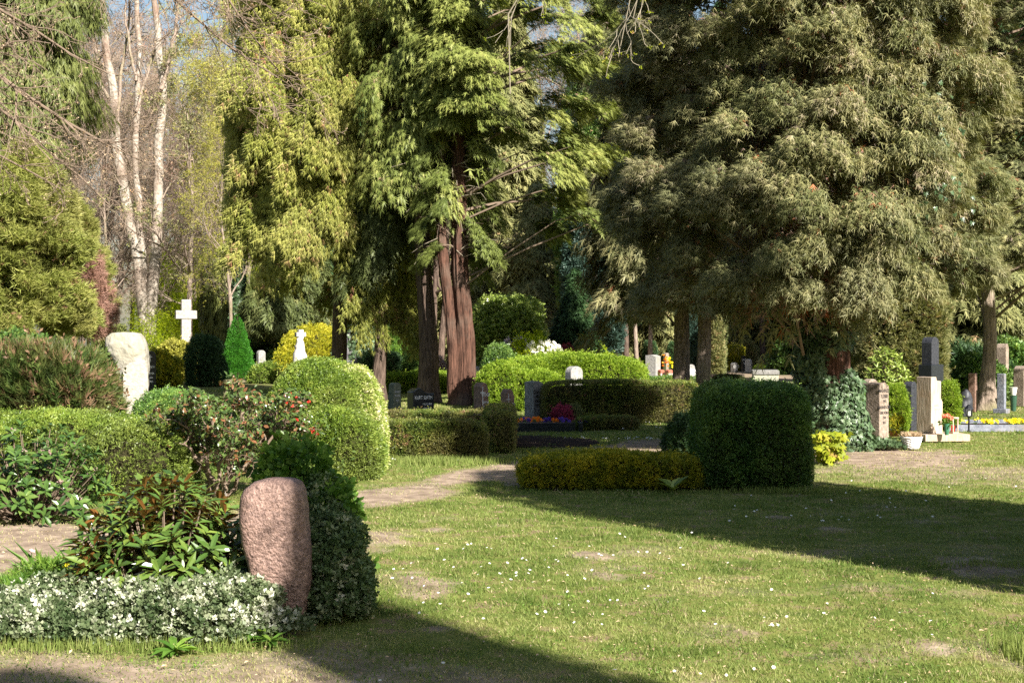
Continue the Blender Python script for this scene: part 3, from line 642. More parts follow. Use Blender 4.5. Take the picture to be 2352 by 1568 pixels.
def whorl_bush(name, label, Y, cx, rx, ry, rz, nw, mat, size, lw=.3, leaves=(7, 10), up=.35, stems=True, cz=0, zlow=.05, shell=.55, seed=4, cat='shrub'):
    """rhododendron: rosettes of long leaves at the ends of twigs that spring from the base"""
    r = np.random.default_rng(seed); g = Geo()
    d = rdir(nw, r); d[:, 2] = np.abs(d[:, 2]) * 1.0 - .15; d = nrm(d)
    C = d * np.array([rx, ry, rz]) * (shell + (1.03 - shell) * r.random((nw, 1)) ** .6); C[:, 2] += cz; C = C[C[:, 2] > zlow]; nw = len(C)
    ax = nrm(C * np.array([1, 1, .5]) + np.array([0, 0, up]) + r.normal(size=(nw, 3)) * .18)
    T = T_long(lw)
    for k in range(leaves[1]):
        kk = r.random(nw) < (1 if k < leaves[0] else .5)
        a = k * 2.4 + r.random(nw) * .5; ref = nrm(np.cross(ax, np.array([.3, .2, 1.0]))); r2 = np.cross(ax, ref)
        el = .15 + .75 * (k / leaves[1]) + .25 * r.normal(size=nw) * .6
        U = (np.cos(a)[:, None] * ref + np.sin(a)[:, None] * r2) * np.cos(el)[:, None] + ax * np.sin(el)[:, None]
        place(g, T, (C + ax * .006 * k)[kk], U[kk], ax[kk], size * (.7 + .45 * r.random(kk.sum())), np.clip(.5 + .3 * r.normal(size=kk.sum()), 0, 1))
    if stems:
        S = np.zeros_like(C); S[:, :2] = C[:, :2] * .15; M = S * .5 + C * .5 + np.array([0, 0, -.05]); tubes(g, np.stack([S, M, C], 1), np.repeat([[.012, .008, .004]], nw, 0) * (size / .14), 4, .5, 1)
    o = link(name, g.mesh(name, [LM[mat], LM['twig']], smooth=False), loc=(WX(cx, Y), Y, 0)); tag(o, label, cat); return o, C
o, C = whorl_bush('rhododendron', 'low rhododendron with long leaves and brown leaf undersides beside the red stone', 8.45, 378, .53, .42, .72, 430, 'rhodobr', .135, lw=.26, leaves=(7, 10), shell=.45, cz=.0, up=.5)
o.scale = (1.08, 1, 1)

# variegated ground cover: low mound of small cream-edged leaves
hedge('euonymus_cover', 'low spreading euonymus with small white edged leaves in front of the red stone', 'shrub',
      [prim((WX(300, 7.9), 7.95, -.02), (.95, .36, .17), 2.4), prim((WX(60, 8.0), 8.05, -.03), (.95, .42, .13), 2.4), prim((WX(492, 7.75), 7.88, -.02), (.29, .28, .22), 2.3), prim((WX(-250, 8.1), 8.1, -.02), (.9, .45, .18), 2.5)],
      'varieg', n=13000, size=.046, depth=.12, lump=.12, lf=4, tmpl=T_sprig(6, .7, 11), jit=.9, up=.6, out=.07, inset=.13)
hedge('euonymus', 'euonymus bush in shade-darkened leaves with pale edged tips hugging the red stone from behind', 'shrub',
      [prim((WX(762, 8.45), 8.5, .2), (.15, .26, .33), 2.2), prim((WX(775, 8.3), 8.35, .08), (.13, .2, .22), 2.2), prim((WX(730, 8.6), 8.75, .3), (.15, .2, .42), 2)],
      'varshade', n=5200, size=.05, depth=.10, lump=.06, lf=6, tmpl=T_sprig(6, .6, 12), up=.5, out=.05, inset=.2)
hedge('climbing_shrub', 'fresh green leafy shrub rising above the dark euonymus behind the red stone', 'shrub',
      [prim((WX(705, 8.9), 8.95, .45), (.15, .2, .50), 2), prim((WX(680, 9.0), 9.05, .7), (.13, .16, .24), 2), prim((WX(748, 8.8), 8.9, .35), (.13, .16, .38), 2)],
      'fresh', n=1500, size=.085, depth=.14, lump=.10, lf=5, tmpl=T_sprig(5, .75, 13), up=.2, out=.08, inset=.25)

def rosette(name, label, px, py, n, L, w, mat, el=(.2, .7), cat='weed', h=0, Y=None):
    g = Geo(); a = np.arange(n) * 2.4 + rng.random(n) * .4; e = el[0] + (el[1] - el[0]) * rng.random(n)
    U = np.stack([np.cos(a) * np.cos(e), np.sin(a) * np.cos(e), np.sin(e)], -1)
    place(g, T_long(w, .22), np.zeros((n, 3)) + np.array([0, 0, h]), U, np.repeat([[0, 0, 1.]], n, 0), L * (.7 + .5 * rng.random(n)), rng.random(n))
    Y = Y or GY(py); o = link(name, g.mesh(name, LM[mat]), loc=(WX(px, Y), Y, 0)); return tag(o, label, cat)
rosette('dandelion', 'jagged leaved dandelion plant at the right end of the white edged ground cover', 590, 1462, 26, .17, .22, 'fresh')
rosette('dandelion', 'small bright weed at the foot of the red stone', 622, 1478, 18, .12, .22, 'fresh')
rosette('sorrel', 'flat green weed in front of the middle of the ground cover', 400, 1497, 16, .13, .3, 'fresh')
rosette('hosta', 'small broad leaved plant sprouting in front of the yellow hedge', 1546, 1129, 7, .22, .45, 'rhoback', el=(.5, 1.1), cat='plant')
rosette('bulb_leaves', 'long arching bulb leaves at the left end of the ground cover', 95, 1335, 16, .36, .07, 'fresh', el=(.5, 1.35), cat='plant', Y=9.0)
rosette('bulb_leaves', 'clump of grassy bulb leaves beside the big-leaved rhododendron', 165, 1335, 22, .34, .05, 'fresh', el=(.6, 1.4), cat='plant', Y=9.1)
rosette('tulip', 'pale broad tulip leaves beside the brown path', 68, 1360, 6, .24, .3, 'rhoback', el=(.5, 1.2), cat='plant', Y=9.0)
hedge('herb_patch', 'feathery green herb patch left of the rhododendron', 'plant', [prim((WX(120, 8.8), 8.8, 0), (.34, .25, .19), 2)], 'fresh', n=1300, size=.06, depth=.1, lump=.08, lf=6, tmpl=T_needles(8, .05), out=.04, core=True, inset=.08)
def flower(name, label, x, y, h, mat, size, n=1, cat='flower', spread=0.0, stem=True, lean=.1):
    g = Geo(); P = np.stack([x + rng.normal(size=n) * spread, y + rng.normal(size=n) * spread, np.full(n, h) * (.85 + .3 * rng.random(n))], -1) - np.array([x, y, 0])
    for k in range(3): place(g, PET, P + rng.normal(size=P.shape) * size * .12, rdir(n) * np.array([1, 1, .3]), rdir(n) * .3 + np.array([0, -.6, .8]), size * (1 - .2 * k), rng.random(n))
    if stem: B = P.copy(); B[:, 2] = 0; B[:, :2] *= .4; tubes(g, np.stack([B, B * .5 + P * .5, P], 1), np.full((n, 3), max(.0025, size * .06)), 4, .4, 1)
    o = link(name, g.mesh(name, [LM[mat], LM['fresh']]), loc=(x, y, 0)); return tag(o, label, cat)
flower('dandelion_flower', 'single yellow dandelion flower left of the rhododendron', WX(155, 8.8), 8.8, .21, 'yellowf', .032)
flower('dandelion_flower', 'small yellow flower beside the dark euonymus', WX(838, 8.4), 8.4, .11, 'yellowf', .014)
flower('tulip_bud', 'pinkish tulip bud on a thin stalk beside the brown path', WX(72, 9.0), 9.0, .27, 'pinkbud', .022)

# ================================================================== left hedges and shrubs
hedge('box_hedge', 'large billowing yellow green box hedge behind the pink budded rhododendron', 'hedge',
      [prim((WX(120, 15.2), 15.5, .15), (1.30, 1.0, .62), 2.6), prim((WX(368, 14.8), 15.0, .24), (.37, .55, .66), 2.3), prim((WX(300, 14.3), 14.6, .05), (.52, .4, .62), 2.6), prim((WX(-120, 15.4), 15.8, .1), (1.2, 1.0, .65), 2.5)],
      'box', n=30000, size=.058, depth=.07, lump=.09, lf=2.0)
hedge('box_hedge', 'low rounded box hedge at the foot of the pale boulder stone', 'hedge', [prim((WX(385, 17.6), 17.9, .2), (.58, .7, .72), 2.3), prim((WX(450, 17.2), 17.6, .1), (.5, .6, .75), 2.3)], 'boxdark', n=9500, size=.062, depth=.07, lump=.07, lf=2.3)
hedge('conifer_hedge', 'brown and green feathery conifer hedge left of the pale boulder stone', 'hedge',
      [prim((WX(78, 17.8), 18.3, .35), (.80, .75, 1.08), 3.4), prim((WX(-60, 17.8), 18.4, .3), (.8, .75, 1.0), 3.2)],
      'feather', n=15000, size=.15, depth=.14, lump=.07, lf=3, tmpl=T_fan(6, .75, .09, 21), up=.9, jit=.9, out=.06, inset=.12)
hedge('box_ball', 'very large smooth domed box bush with pale right flank', 'hedge',
      [prim((WX(728, 17.1), 17.4, .28), (.67, .85, 1.04), 2.35), prim((WX(775, 16.9), 17.2, .2), (.38, .8, .98), 2.4)],
      'box', n=24000, size=.052, depth=.055, lump=.035, lf=2.0)
hedge('box_ball', 'pale box on the right flank of the great dome', 'hedge',
      [prim((WX(806, 17.0), 17.35, .22), (.375, .70, 1.03), 2.35)], 'boxvar', n=9000, size=.052, depth=.055, lump=.03, lf=2.0)  # right flank is a second dome in paler leaf tones
hedge('box_ball', 'lower green box mound in front of the great dome', 'hedge',
      [prim((WX(772, 16.3), 16.55, .12), (.50, .5, .66), 2.6), prim((WX(690, 16.4), 16.7, .1), (.5, .5, .60), 2.6)], 'box', n=16000, size=.055, depth=.06, lump=.06, lf=2.5)
# pink budded rhododendron, far left
o, C = whorl_bush('rhododendron', 'dark glossy rhododendron with small pink buds in front of the box hedge', 12.9, 75, .70, .60, .82, 330, 'rhodo', .105, lw=.36, leaves=(6, 9), shell=.5, seed=9)
for k in rng.permutation(len(C))[:34]:
    g = Geo(); P = C[k] + np.array([0, -.03, .05]) + rng.normal(size=(14, 3)) * .012; place(g, LEAF, P, rdir(14), rdir(14), .03, rng.random(14)); link('blossom', g.mesh('blossom', LM['pinkbud']), o)
# camellia with bare stems
def camellia():
    Y = 14.6; root = thing('camellia', 'open camellia shrub with twisted bare stems, bronze leaves and red flowers', 'shrub', (WX(545, Y), Y, 0))
    g = Geo(); tr = []
    r = np.random.default_rng(5)
    for i in range(9):
        a = i * .7 + r.random() * .3; e = np.array([math.cos(a) * (.45 + .3 * r.random()), math.sin(a) * .45, .75 + .35 * r.random()])
        m1 = e * np.array([.25, .3, .30]) + r.normal(size=3) * .05; m2 = e * np.array([.6, .6, .62]) + r.normal(size=3) * .08
        tr.append(([(-.18 + .06 * math.cos(a), .06 * math.sin(a), 0), m1 + np.array([-.12, 0, 0]), m2 + np.array([-.05, 0, 0]), e], .024, .009))
    ends = bare_tree(g, tr, [(7, (.30, .5), .8, 5), (5, (.3, .6), .8, 4), (4, (.35, .7), .8, 4)], (8, 5, 4, 3), wig=.22, bias=.12, seed=6, rs=.95)
    link('stems', g.mesh('stems', LM['twig']), root)
    E = ends[:, -1]; E = E[(E[:, 2] > .25)]
    g = Geo(); den = np.clip(.25 + .8 * (E[:, 2] - .3) / .7 + .35 * (E[:, 0] > .1), .15, 1); E = E[r.random(len(E)) < den]
    P = np.repeat(E, 5, 0) + r.normal(size=(len(E) * 5, 3)) * .028
    place(g, T_long(.5, .15), P, rdir(len(P), r) + np.array([0, -.1, .1]), rdir(len(P), r) * .6 + np.array([0, -.3, .8]), .055 * (.7 + .6 * r.random(len(P))), r.random(len(P)))
    # leaves on the low right flank
    Q = np.array([.62, -.1, .35]) + r.normal(size=(520, 3)) * np.array([.20, .22, .22]); Q = Q[Q[:, 2] > .03]
    place(g, T_long(.5, .15), Q, rdir(len(Q), r), rdir(len(Q), r) * .6 + np.array([0, -.3, .8]), .055, r.random(len(Q)) * .7)
    link('foliage', g.mesh('foliage', LM['camellia']), root)
    k = E[r.permutation(len(E))]; k = k[k[:, 2] > .55]; k = k[np.argsort(-k[:, 0] + .25 * r.normal(size=len(k)))][:26]
    tg = T_petals(5)
    for i, p in enumerate(k[::1]):
        g = Geo(); nn = 4; place(g, tg, p + r.normal(size=(nn, 3)) * .006 + np.array([0, -.03, 0]), rdir(nn, r), rdir(nn, r) * .4 + np.array([0, -1, .2]), (.013 if i % 3 else .02), r.random(nn))
        link('flower', g.mesh('flower', LM['red' if i % 4 else 'pinkbud']), root)
camellia()

# low clipped hedges in the middle
hedge('yew_hedge', 'low clipped yew hedge nearest the path, squared off at its right end', 'hedge', [hbox(845, 1112, 974, 1056, .55, 9), hbox(860, 1105, 972, 1056, .5, 9)], 'yew', n=11000, size=.05, depth=.05, lump=.022, lf=3)
hedge('yew_hedge', 'longer dark yew hedge that turns a corner towards the path', 'hedge',
      [prim((WX(1147, 20.6), 21.3, .18), (.205, 1.35, .37), 9), prim((WX(1010, 22.6), 22.4, .11), (1.08, .36, .33), 9)], 'yew', n=15000, size=.052, depth=.05, lump=.022, lf=3)
hedge('yew_hedge', 'straight dark olive yew hedge between the grey upright stone and the twin trunks', 'hedge', [hbox(1250, 1606, 880, 972, .8, 10)], 'yew', n=16000, size=.062, depth=.06, lump=.03, lf=2.5)
hedge('low_yew_edging', 'ankle high dark yew edging beside the pansy bed', 'hedge', [hbox(1322, 1466, 962, 987, .5, 6)], 'yew', n=3600, size=.055, depth=.06, lump=.02)
hedge('laurel_hedge', 'big bright yellow green hedge behind the dark olive hedge', 'hedge',
      [hbox(1150, 1482, 824, 945, 1.6, 5, Y=31.5), hbox(1095, 1300, 845, 952, 1.6, 4, Y=31.0)], 'bright', n=26000, size=.095, depth=.12, lump=.14, lf=1.3, inset=.14)
hedge('round_shrub', 'dark green rounded shrub between the reddish trunk and the bright hedge', 'shrub', [prim((WX(1148, 32.2), 32.6, .5), (.42, .5, .90), 2.3)], 'boxdark', n=5000, size=.09, depth=.1, lump=.1, lf=1.6, inset=.14)
hedge('privet_hedge', 'sunlit pale green hedge seen between the tall trunks', 'hedge', [hbox(870, 1100, 860, 905, .9, 6, Y=40.5)], 'bright', n=9000, size=.09, depth=.1, lump=.06, lf=1.5)

# box cube with yellow hedge, right of the middle
hedge('box_block', 'big rounded block of dark green box beside the lawn', 'hedge', [prim((WX(1748, 15.2), 15.2 + .62, .46), (.575, .62, .63), 5.5), ], 'boxdark', n=26000, size=.048, depth=.07, lump=.045, lf=3.2, out=.03, up=.8)
hedge('yellow_hedge', 'ankle high yellow green hedge running up to the box block', 'hedge', [prim((WX(1410, 15.25), 15.2 + .3, .1), (.97, .27, .23), 4.5)], 'gold', n=12500, size=.05, depth=.07, lump=.05, lf=4, tmpl=SPRIG, up=.8, out=.035)
hedge('juniper_bush', 'small dark spreading bush tucked behind the box block', 'shrub', [prim((WX(1588, 18.6), 18.8, .2), (.27, .35, .34), 2.1)], 'darkcon', n=2600, size=.075, depth=.1, lump=.07, lf=4, out=.04)
# lime green maple-like plant
def limeplant():
    Y = 18.3; g = Geo(); n = 120; a = rng.random(n) * 6.28; P = np.stack([np.cos(a) * .2 * rng.random(n) ** .5 * 1.2, np.sin(a) * .2 * rng.random(n) ** .5, .06 + .34 * rng.random(n)], -1)
    place(g, T_ivy(), P, rdir(n) * np.array([1, .6, .5]) + np.array([0, -.3, -.25]), rdir(n) * .5 + np.array([0, -.9, .6]), .11 * (.7 + .5 * rng.random(n)), rng.random(n))
    B = P * np.array([.3, .3, 0]); tubes(g, np.stack([B, B * .4 + P * .6, P], 1), np.full((n, 3), .003), 3, .4)
    tag(link('maple_seedling', g.mesh('maple_seedling', LM['lime']), loc=(WX(1902, Y), Y, 0)), 'bushy lime green leafed plant at the foot of the ivy', 'plant')
limeplant()
# ================================================================== gravestones
SM = {
 'pale':   surfmat('limestone', (.21, .195, .155), (.40, .375, .315), scale=9, rough=.85, bump=.9, c3=(.36, .34, .25), s3=3.5, spec=.15, bscale=14),
 'cross':  surfmat('weathered_marble', (.25, .23, .20), (.43, .40, .36), scale=14, rough=.8, bump=.9, c3=(.42, .37, .34), s3=5, spec=.15, bscale=22),
 'black':  surfmat('black_granite', (.010, .012, .016), (.030, .034, .042), scale=60, rough=.16, bump=0, spec=.5),
 'blackr': surfmat('black_stone', (.016, .017, .022), (.05, .052, .062), scale=30, rough=.5, bump=.2, spec=.4),
 'grey':   surfmat('grey_stone', (.17, .165, .16), (.33, .32, .30), scale=22, rough=.85, bump=.4, c3=(.14, .14, .11), s3=3, spec=.15, fine=(120, .25)),
 'greyl':  surfmat('light_grey_stone', (.20, .195, .19), (.36, .35, .335), scale=20, rough=.85, bump=.35, c3=(.26, .26, .21), s3=3, spec=.15, fine=(120, .3)),
 'green':  surfmat('mossy_grey_stone', (.075, .09, .065), (.17, .18, .13), scale=18, rough=.85, bump=.4, spec=.15),
 'brown':  surfmat('brown_stone', (.13, .07, .05), (.27, .17, .13), scale=14, rough=.55, bump=.2, spec=.35, fine=(130, .3)),
 'taupe':  surfmat('taupe_stone', (.20, .155, .12), (.36, .29, .235), scale=22, rough=.8, bump=.35, c3=(.17, .13, .10), s3=3.5, spec=.2, fine=(150, .3)),
 'beige':  surfmat('beige_travertine', (.35, .27, .20), (.54, .445, .355), scale=8, rough=.75, bump=.2, stretch=(3, 3, .6), c3=(.42, .30, .20), s3=3, spec=.2),
 'redst':  surfmat('red_stone', (.27, .085, .055), (.43, .15, .10), scale=30, rough=.5, bump=.15, spec=.35, fine=(140, .25)),
 'white':  surfmat('white_marble', (.38, .36, .33), (.58, .56, .53), scale=10, rough=.6, bump=.15, c3=(.5, .47, .44), s3=3, spec=.3),
 'blue':   surfmat('bluish_slate', (.11, .12, .15), (.24, .255, .30), scale=12, rough=.7, bump=.3, c3=(.20, .18, .16), s3=3, spec=.25),
 'coping': surfmat('lichen_granite', (.26, .26, .20), (.50, .50, .40), scale=26, rough=.9, bump=.5, c3=(.40, .42, .28), s3=4, spec=.1, fine=(90, .35)),
}
WHT = plain('white_lettering', (.78, .78, .76), .6); DRK = plain('dark_lettering', (.035, .03, .03), .6); GRY = plain('grey_lettering', (.42, .42, .42), .6)
def outline(kind, w, h):
    if kind == 'arch': return arch(w, h, h * .13)
    if kind == 'round': return arch(w, h, min(w * .42, h * .3))
    if kind == 'flat': return [(-w / 2, 0), (w / 2, 0), (w / 2, h), (-w / 2, h)]
    if kind == 'slant': return [(-w / 2, 0), (w / 2, 0), (w / 2, h * .94), (w * .1, h), (-w / 2, h * .975)]
    if kind == 'taper': return [(-w / 2, 0), (w / 2, 0), (w * .42, h * .93), (w * .22, h), (-w * .22, h), (-w * .42, h * .93)]
    if kind == 'gable': return [(-w / 2, 0), (w / 2, 0), (w / 2, h * .93), (w * .12, h), (-w * .12, h), (-w / 2, h * .93)]
    if kind == 'wave':
        P = [(-w / 2, 0), (w / 2, 0)]
        for i in range(19):
            t = 1 - i / 18; z = h * (.83 + .17 * math.exp(-((t - .27) / .26) ** 2)); P.append((-w / 2 + t * w, z))
        return P
    if kind == 'step': return [(-w / 2, 0), (w / 2, 0), (w / 2, h * .80), (w * .38, h * .86), (w * .30, h * .93), (w * .1, h * .985), (-w * .12, h), (-w * .30, h * .975), (-w * .32, h * .93), (-w * .5, h * .90)]
    if kind == 'notch': return [(-w / 2, 0), (w / 2, 0), (w * .5, h * .60), (w * .36, h * .66), (w * .36, h * .93), (-w * .02, h * .945), (-w * .06, h), (-w / 2, h)]
def stone(label, px0, px1, ptop, Y, th, side, kind, mat, lines=(), lmat=None, cross=None, bev=.014, sink=.0, lean=0, group=None, name='gravestone', cat='gravestone', plinth=False):
    th = math.radians(th); w_, t_ = eff(px0, px1, Y, th, side); h = WZ(ptop, Y)
    x = WX((px0 + px1) / 2, Y); root = thing(name, label, cat, (x, Y + .5 * t_, 0), group, th)
    if lean: root.rotation_euler[1] = lean
    bm = prism(outline(kind, w_, h), t_, bev); bm_obj('slab', bm, SM[mat], root)
    if plinth: bm_obj('plinth', box_bm((0, 0, .05), (w_ / 2 + .06, t_ / 2 + .06, .05), .01), SM[mat], root)
    for ln in lines:
        s, zf, sz = ln[:3]; xo = ln[3] if len(ln) > 3 else 0
        text(s, sz, lmat or WHT, root, xo * w_, zf * h, -t_ / 2, .8)
    if cross:
        zf, ch_, cw, xo = cross; b = cross_bm(cw, ch_, .006, .016, -t_ / 2 - .0015, zf * h); bmesh.ops.translate(b, verts=b.verts, vec=(xo * w_, 0, 0)); bm_obj('engraved_cross', b, lmat or WHT, root)
    return root, w_, t_, h
# boulder stones on the left
V, Fq, x0 = loft([(763, 262, 298), (765, 248, 311), (774, 238, 321), (790, 234, 328), (810, 241, 330), (828, 252, 331), (854, 261, 332), (925, 264, 332), (1040, 266, 330)], 20.0, .42, 3.6, noise=.018, nf=5.5, seed=3)
b = link('gravestone', mesh_np('gravestone', V, Fq, SM['pale'], smooth=True), loc=(x0, 20.2, 0)); tag(b, 'tall pale rough boulder stone with an arched smooth panel between two hedges', 'gravestone')
bm = prism(arch(.34, 1.22, .17, 18), .03, .006); p = bm_obj('panel', bm, surfmat('dressed_limestone', (.33, .30, .24), (.46, .42, .36), scale=20, rough=.85, bump=.5, bscale=30), b, (.09, -.235, .06), math.radians(4))
for i, z in enumerate((.98, .86, .74, .62, .50)): text(['HIER', 'RUHT', 'IN', 'GOTT', '1907'][i], .075, plain('worn_lettering', (.45, .41, .34), .9), p, 0, z, -.015, .9, ext=.001)
V, Fq, x0 = loft([(800, -30, -6), (815, -40, 3), (850, -42, 6), (960, -44, 8)], 21, .3, 3, noise=.02); tag(link('gravestone', mesh_np('gravestone', V, Fq, SM['pale'], smooth=True), loc=(x0, 21, 0)), 'pale stone cut off by the left edge of the view beside the brown green hedge', 'gravestone')
# great cross on its boulder
Yc = 55; k = Yc / F
root = thing('grave_cross', 'tall weathered white stone cross standing on a rough white boulder', 'grave cross', (WX(427, Yc), Yc, 0), rotz=math.radians(20))
V, Fq, x0 = loft([(808, 412, 432), (815, 402, 440), (835, 394, 444), (870, 388, 447), (960, 386, 452)], Yc, .9, 2.6, noise=.07, nf=3, seed=8); me = mesh_np('boulder', V, Fq, SM['white'], smooth=True); link('boulder', me, root, (-.1, 0, 0))
zc = [WZ(q, Yc) for q in (688, 713, 732, 830)]
bm_obj('post', join_bm(box_bm((0, 0, (zc[3] + zc[2]) / 2), (.18, .165, (zc[2] - zc[3]) / 2), .02), box_bm((0, 0, (zc[0] + zc[1]) / 2), (.183, .168, (zc[0] - zc[1]) / 2), .02)), SM['cross'], root)
bm_obj('crossbar', box_bm((0, 0, (zc[1] + zc[2]) / 2), (.40, .19, (zc[1] - zc[2]) / 2), .02), SM['cross'], root)
Yc = 47; root = thing('grave_cross', 'small bright white cross on a tapering rock in front of the yellow bush', 'grave cross', (WX(690, Yc), Yc, 0), rotz=math.radians(35))
V, Fq, x0 = loft([(776, 683, 695), (790, 679, 699), (815, 674, 706), (900, 668, 713)], Yc, .36, 2.6, noise=.035, nf=4, seed=9); link('rock', mesh_np('rock', V, Fq, SM['white'], smooth=True), root, (0, 0, 0))
zt, zb, z1 = WZ(757, Yc), WZ(778, Yc), WZ(768, Yc); bm_obj('cross_arms', join_bm(box_bm((0, 0, (zt + zb) / 2), (.085, .07, (zt - zb) / 2), .01), box_bm((0, 0, z1), (.17, .072, .07), .01)), SM['white'], root)

stone('black polished stone with a cross and white lettering behind the pale boulder', 330, 357, 806, 41, 45, .2, 'arch', 'black', [('LISKA', .62, .10), ('PETER', .46, .08), ('1931', .36, .07), ('1992', .26, .07)], cross=(.74, .2, .1, -.1))
stone('small grey rounded stone beside the pointed spruce', 588, 609, 804, 52, 40, .25, 'round', 'greyl')
stone('brown round-topped stone half hidden by the left side of the yellow bush', 635, 652, 768, 60, 40, .3, 'round', 'brown')
# row behind the low hedges
stone('dark grey arched stone with a cross, half hidden by the domed box bush', 838, 879, 894, 28.5, 12, .1, 'arch', 'grey', [('Crull', .40, .15, .18), ('15.5.1954', .20, .09, .18)], cross=(.52, .26, .12, 0))
stone('leaning mossy grey green pillar stone left of the black wavy stone', 889, 921, 879, 30, 40, .38, 'taper', 'green', [('ERNST', .70, .06), ('RAHN', .58, .06), ('1968', .42, .05)], GRY, lean=.02)
stone('black wavy-topped stone lettered with a name and dates', 934, 997, 890, 27.0, 42, .23, 'wave', 'black', [('KURT GATH', .71, .095, -.02), ('*18.11.1915', .52, .058, .16), ('+ 5.7.1979', .39, .058, .16)], WHT)
stone('taller brown stepped stone with a thin cross beside the big reddish trunk', 1087, 1122, 878, 28.0, 42, .5, 'step', 'brown', [('STOCK', .66, .085, .12), ('DETLEF', .45, .06, .16), ('1960-2006', .34, .05, .16)], WHT, cross=(.36, .38, .12, -.28))
stone('shorter brown stepped stone next to the grey upright stone', 1149, 1182, 893, 26.0, 42, .45, 'step', 'brown', [('HORN', .58, .07, .12), ('ERIKA', .38, .06, .12)], GRY, cross=(.34, .36, .10, -.28))
stone('tall plain grey upright stone behind the pansy bed', 1204.5, 1248.5, 875, 27.3, 40, .48, 'slant', 'grey', [('GERHARD', .72, .085, .1), ('MARIE', .61, .085, .1), ('KRAUS', .50, .085, .1), ('1909-2001', .40, .07, .1)], DRK)
stone('grey arched stone with an engraved cross standing behind the olive hedge', 1298, 1339.5, 841, 29.0, 38, .33, 'arch', 'greyl', [('KIRCHNER', .52, .105), ('FAMILIE', .40, .08)], WHT, cross=(.66, .24, .10, 0))
stone('wide pale grey stone with a dipped top near the two red stones', 1483.5, 1519, 814.5, 50, -30, .32, 'slant', 'greyl')
stone('left one of two small red stones under orange and yellow flowers', 1511, 1527, 848.5, 49.5, 40, .45, 'gable', 'redst', [('JANS', .62, .12), ('1948', .30, .10)])
stone('right one of two small red stones, next to the twin trunks', 1528, 1546.5, 848.5, 49.3, 40, .45, 'gable', 'redst', [('PAUL', .62, .12), ('2003', .36, .10)])
stone('slender brown grey stone behind the flower heads', 1524, 1537.5, 810, 60, 40, .45, 'round', 'taupe', [('- - -', .7, .1)], GRY)
stone('grey stone with white lettering between the twin trunks', 1577, 1597, 836.5, 50, 40, .3, 'round', 'grey', [('ERNA', .66, .18), ('OTTO', .44, .16), ('1971', .22, .13)])
stone('small grey rounded stone in front of the yellow topiary block', 1679, 1695.5, 832.5, 63, 45, .55, 'round', 'grey', [('LOTTE', .6, .17), ('1990', .3, .13)])
stone('bright white stone right of the yellow topiary block', 1712, 1728.5, 824.5, 63.5, -25, .2, 'round', 'white')
stone('narrow black stone squeezed behind the bright white stone', 1702, 1714, 817, 65.5, 40, .5, 'flat', 'black', [('KARL', .75, .15), ('1985', .5, .14)])
stone('dark grey stone left of the small terracotta stone', 1747.5, 1760, 820.5, 72, 45, .6, 'round', 'grey', [('ADA', .45, .2)])
stone('small terracotta red stone with white letters far back', 1760.5, 1774.5, 820.5, 71.6, 45, .5, 'gable', 'redst', [('EVA', .5, .2), ('1996', .25, .16)])
stone('tiny white stone beside the dark ivy tree far back', 1779, 1791, 831, 72, 35, .2, 'round', 'white')
stone('domed grey stone showing over the dark rounded shrub', 1088, 1113, 841, 44, 40, .25, 'arch', 'greyl', [('HOLM', .45, .12)], DRK)
stone('light grey stone with white lines behind the thin trunk', 886, 900, 839.5, 50, 40, .35, 'wave', 'greyl', [('- -', .6, .15), ('- -', .4, .15)])
stone('narrow pale square pillar stone behind the pale hedge', 919, 930, 836, 52, 40, .5, 'flat', 'greyl')
stone('tall pale narrow pillar far behind the thin trunks', 941, 956, 757, 75, 40, .45, 'flat', 'greyl')
# right hand plots
stone('brown grey angular stone with dark lettering beside the ivy', 1994, 2046, 878, 21.7, 42, .60, 'slant', 'taupe', [('MANFRED', .86, .075, 0), ('FLEBBE', .77, .075, 0), ('1941', .69, .06), ('HANNELORE', .59, .068), ('GEB. VOIGT', .50, .055), ('1944', .42, .055), ('2011', .34, .055)], DRK)
stone('low slim stone tucked between the ivy and the angular stone', 1978, 1998, 966, 22.6, 40, .3, 'flat', 'taupe')
stone('thin white marble strip leaning at the foot of the ivy', 1973, 1989, 966, 21.9, 35, .5, 'flat', 'white', lean=.04)
stone('pinkish round stone peeping over the angular stone', 1983, 2019, 870, 25.5, 35, .4, 'round', 'taupe')
stone('dark rounded stone behind the beige stone', 2079, 2108.5, 876, 24.5, 48, .6, 'round', 'blackr')
stone('light beige stone with a stepped outline on a broad beige plinth', 2112, 2170, 865.5, 22.3, 40, .56, 'notch', 'beige', [('Familie', .56, .06), ('Petersen', .50, .06)], plain('faint_lettering', (.5, .42, .34), .8), bev=.006)
Yp = 22.3; pl = link('plinth', None) if False else None
bm = box_bm((0, 0, .055), ((2216 - 2110) * Yp / F / 2, .30, .055), .008); tag(bm_obj('stone_plinth', bm, SM['beige'], None, (WX(2165, Yp), Yp + .12, 0), math.radians(6)), 'low beige plinth slab carrying the beige stone and the red flowers', 'plinth')
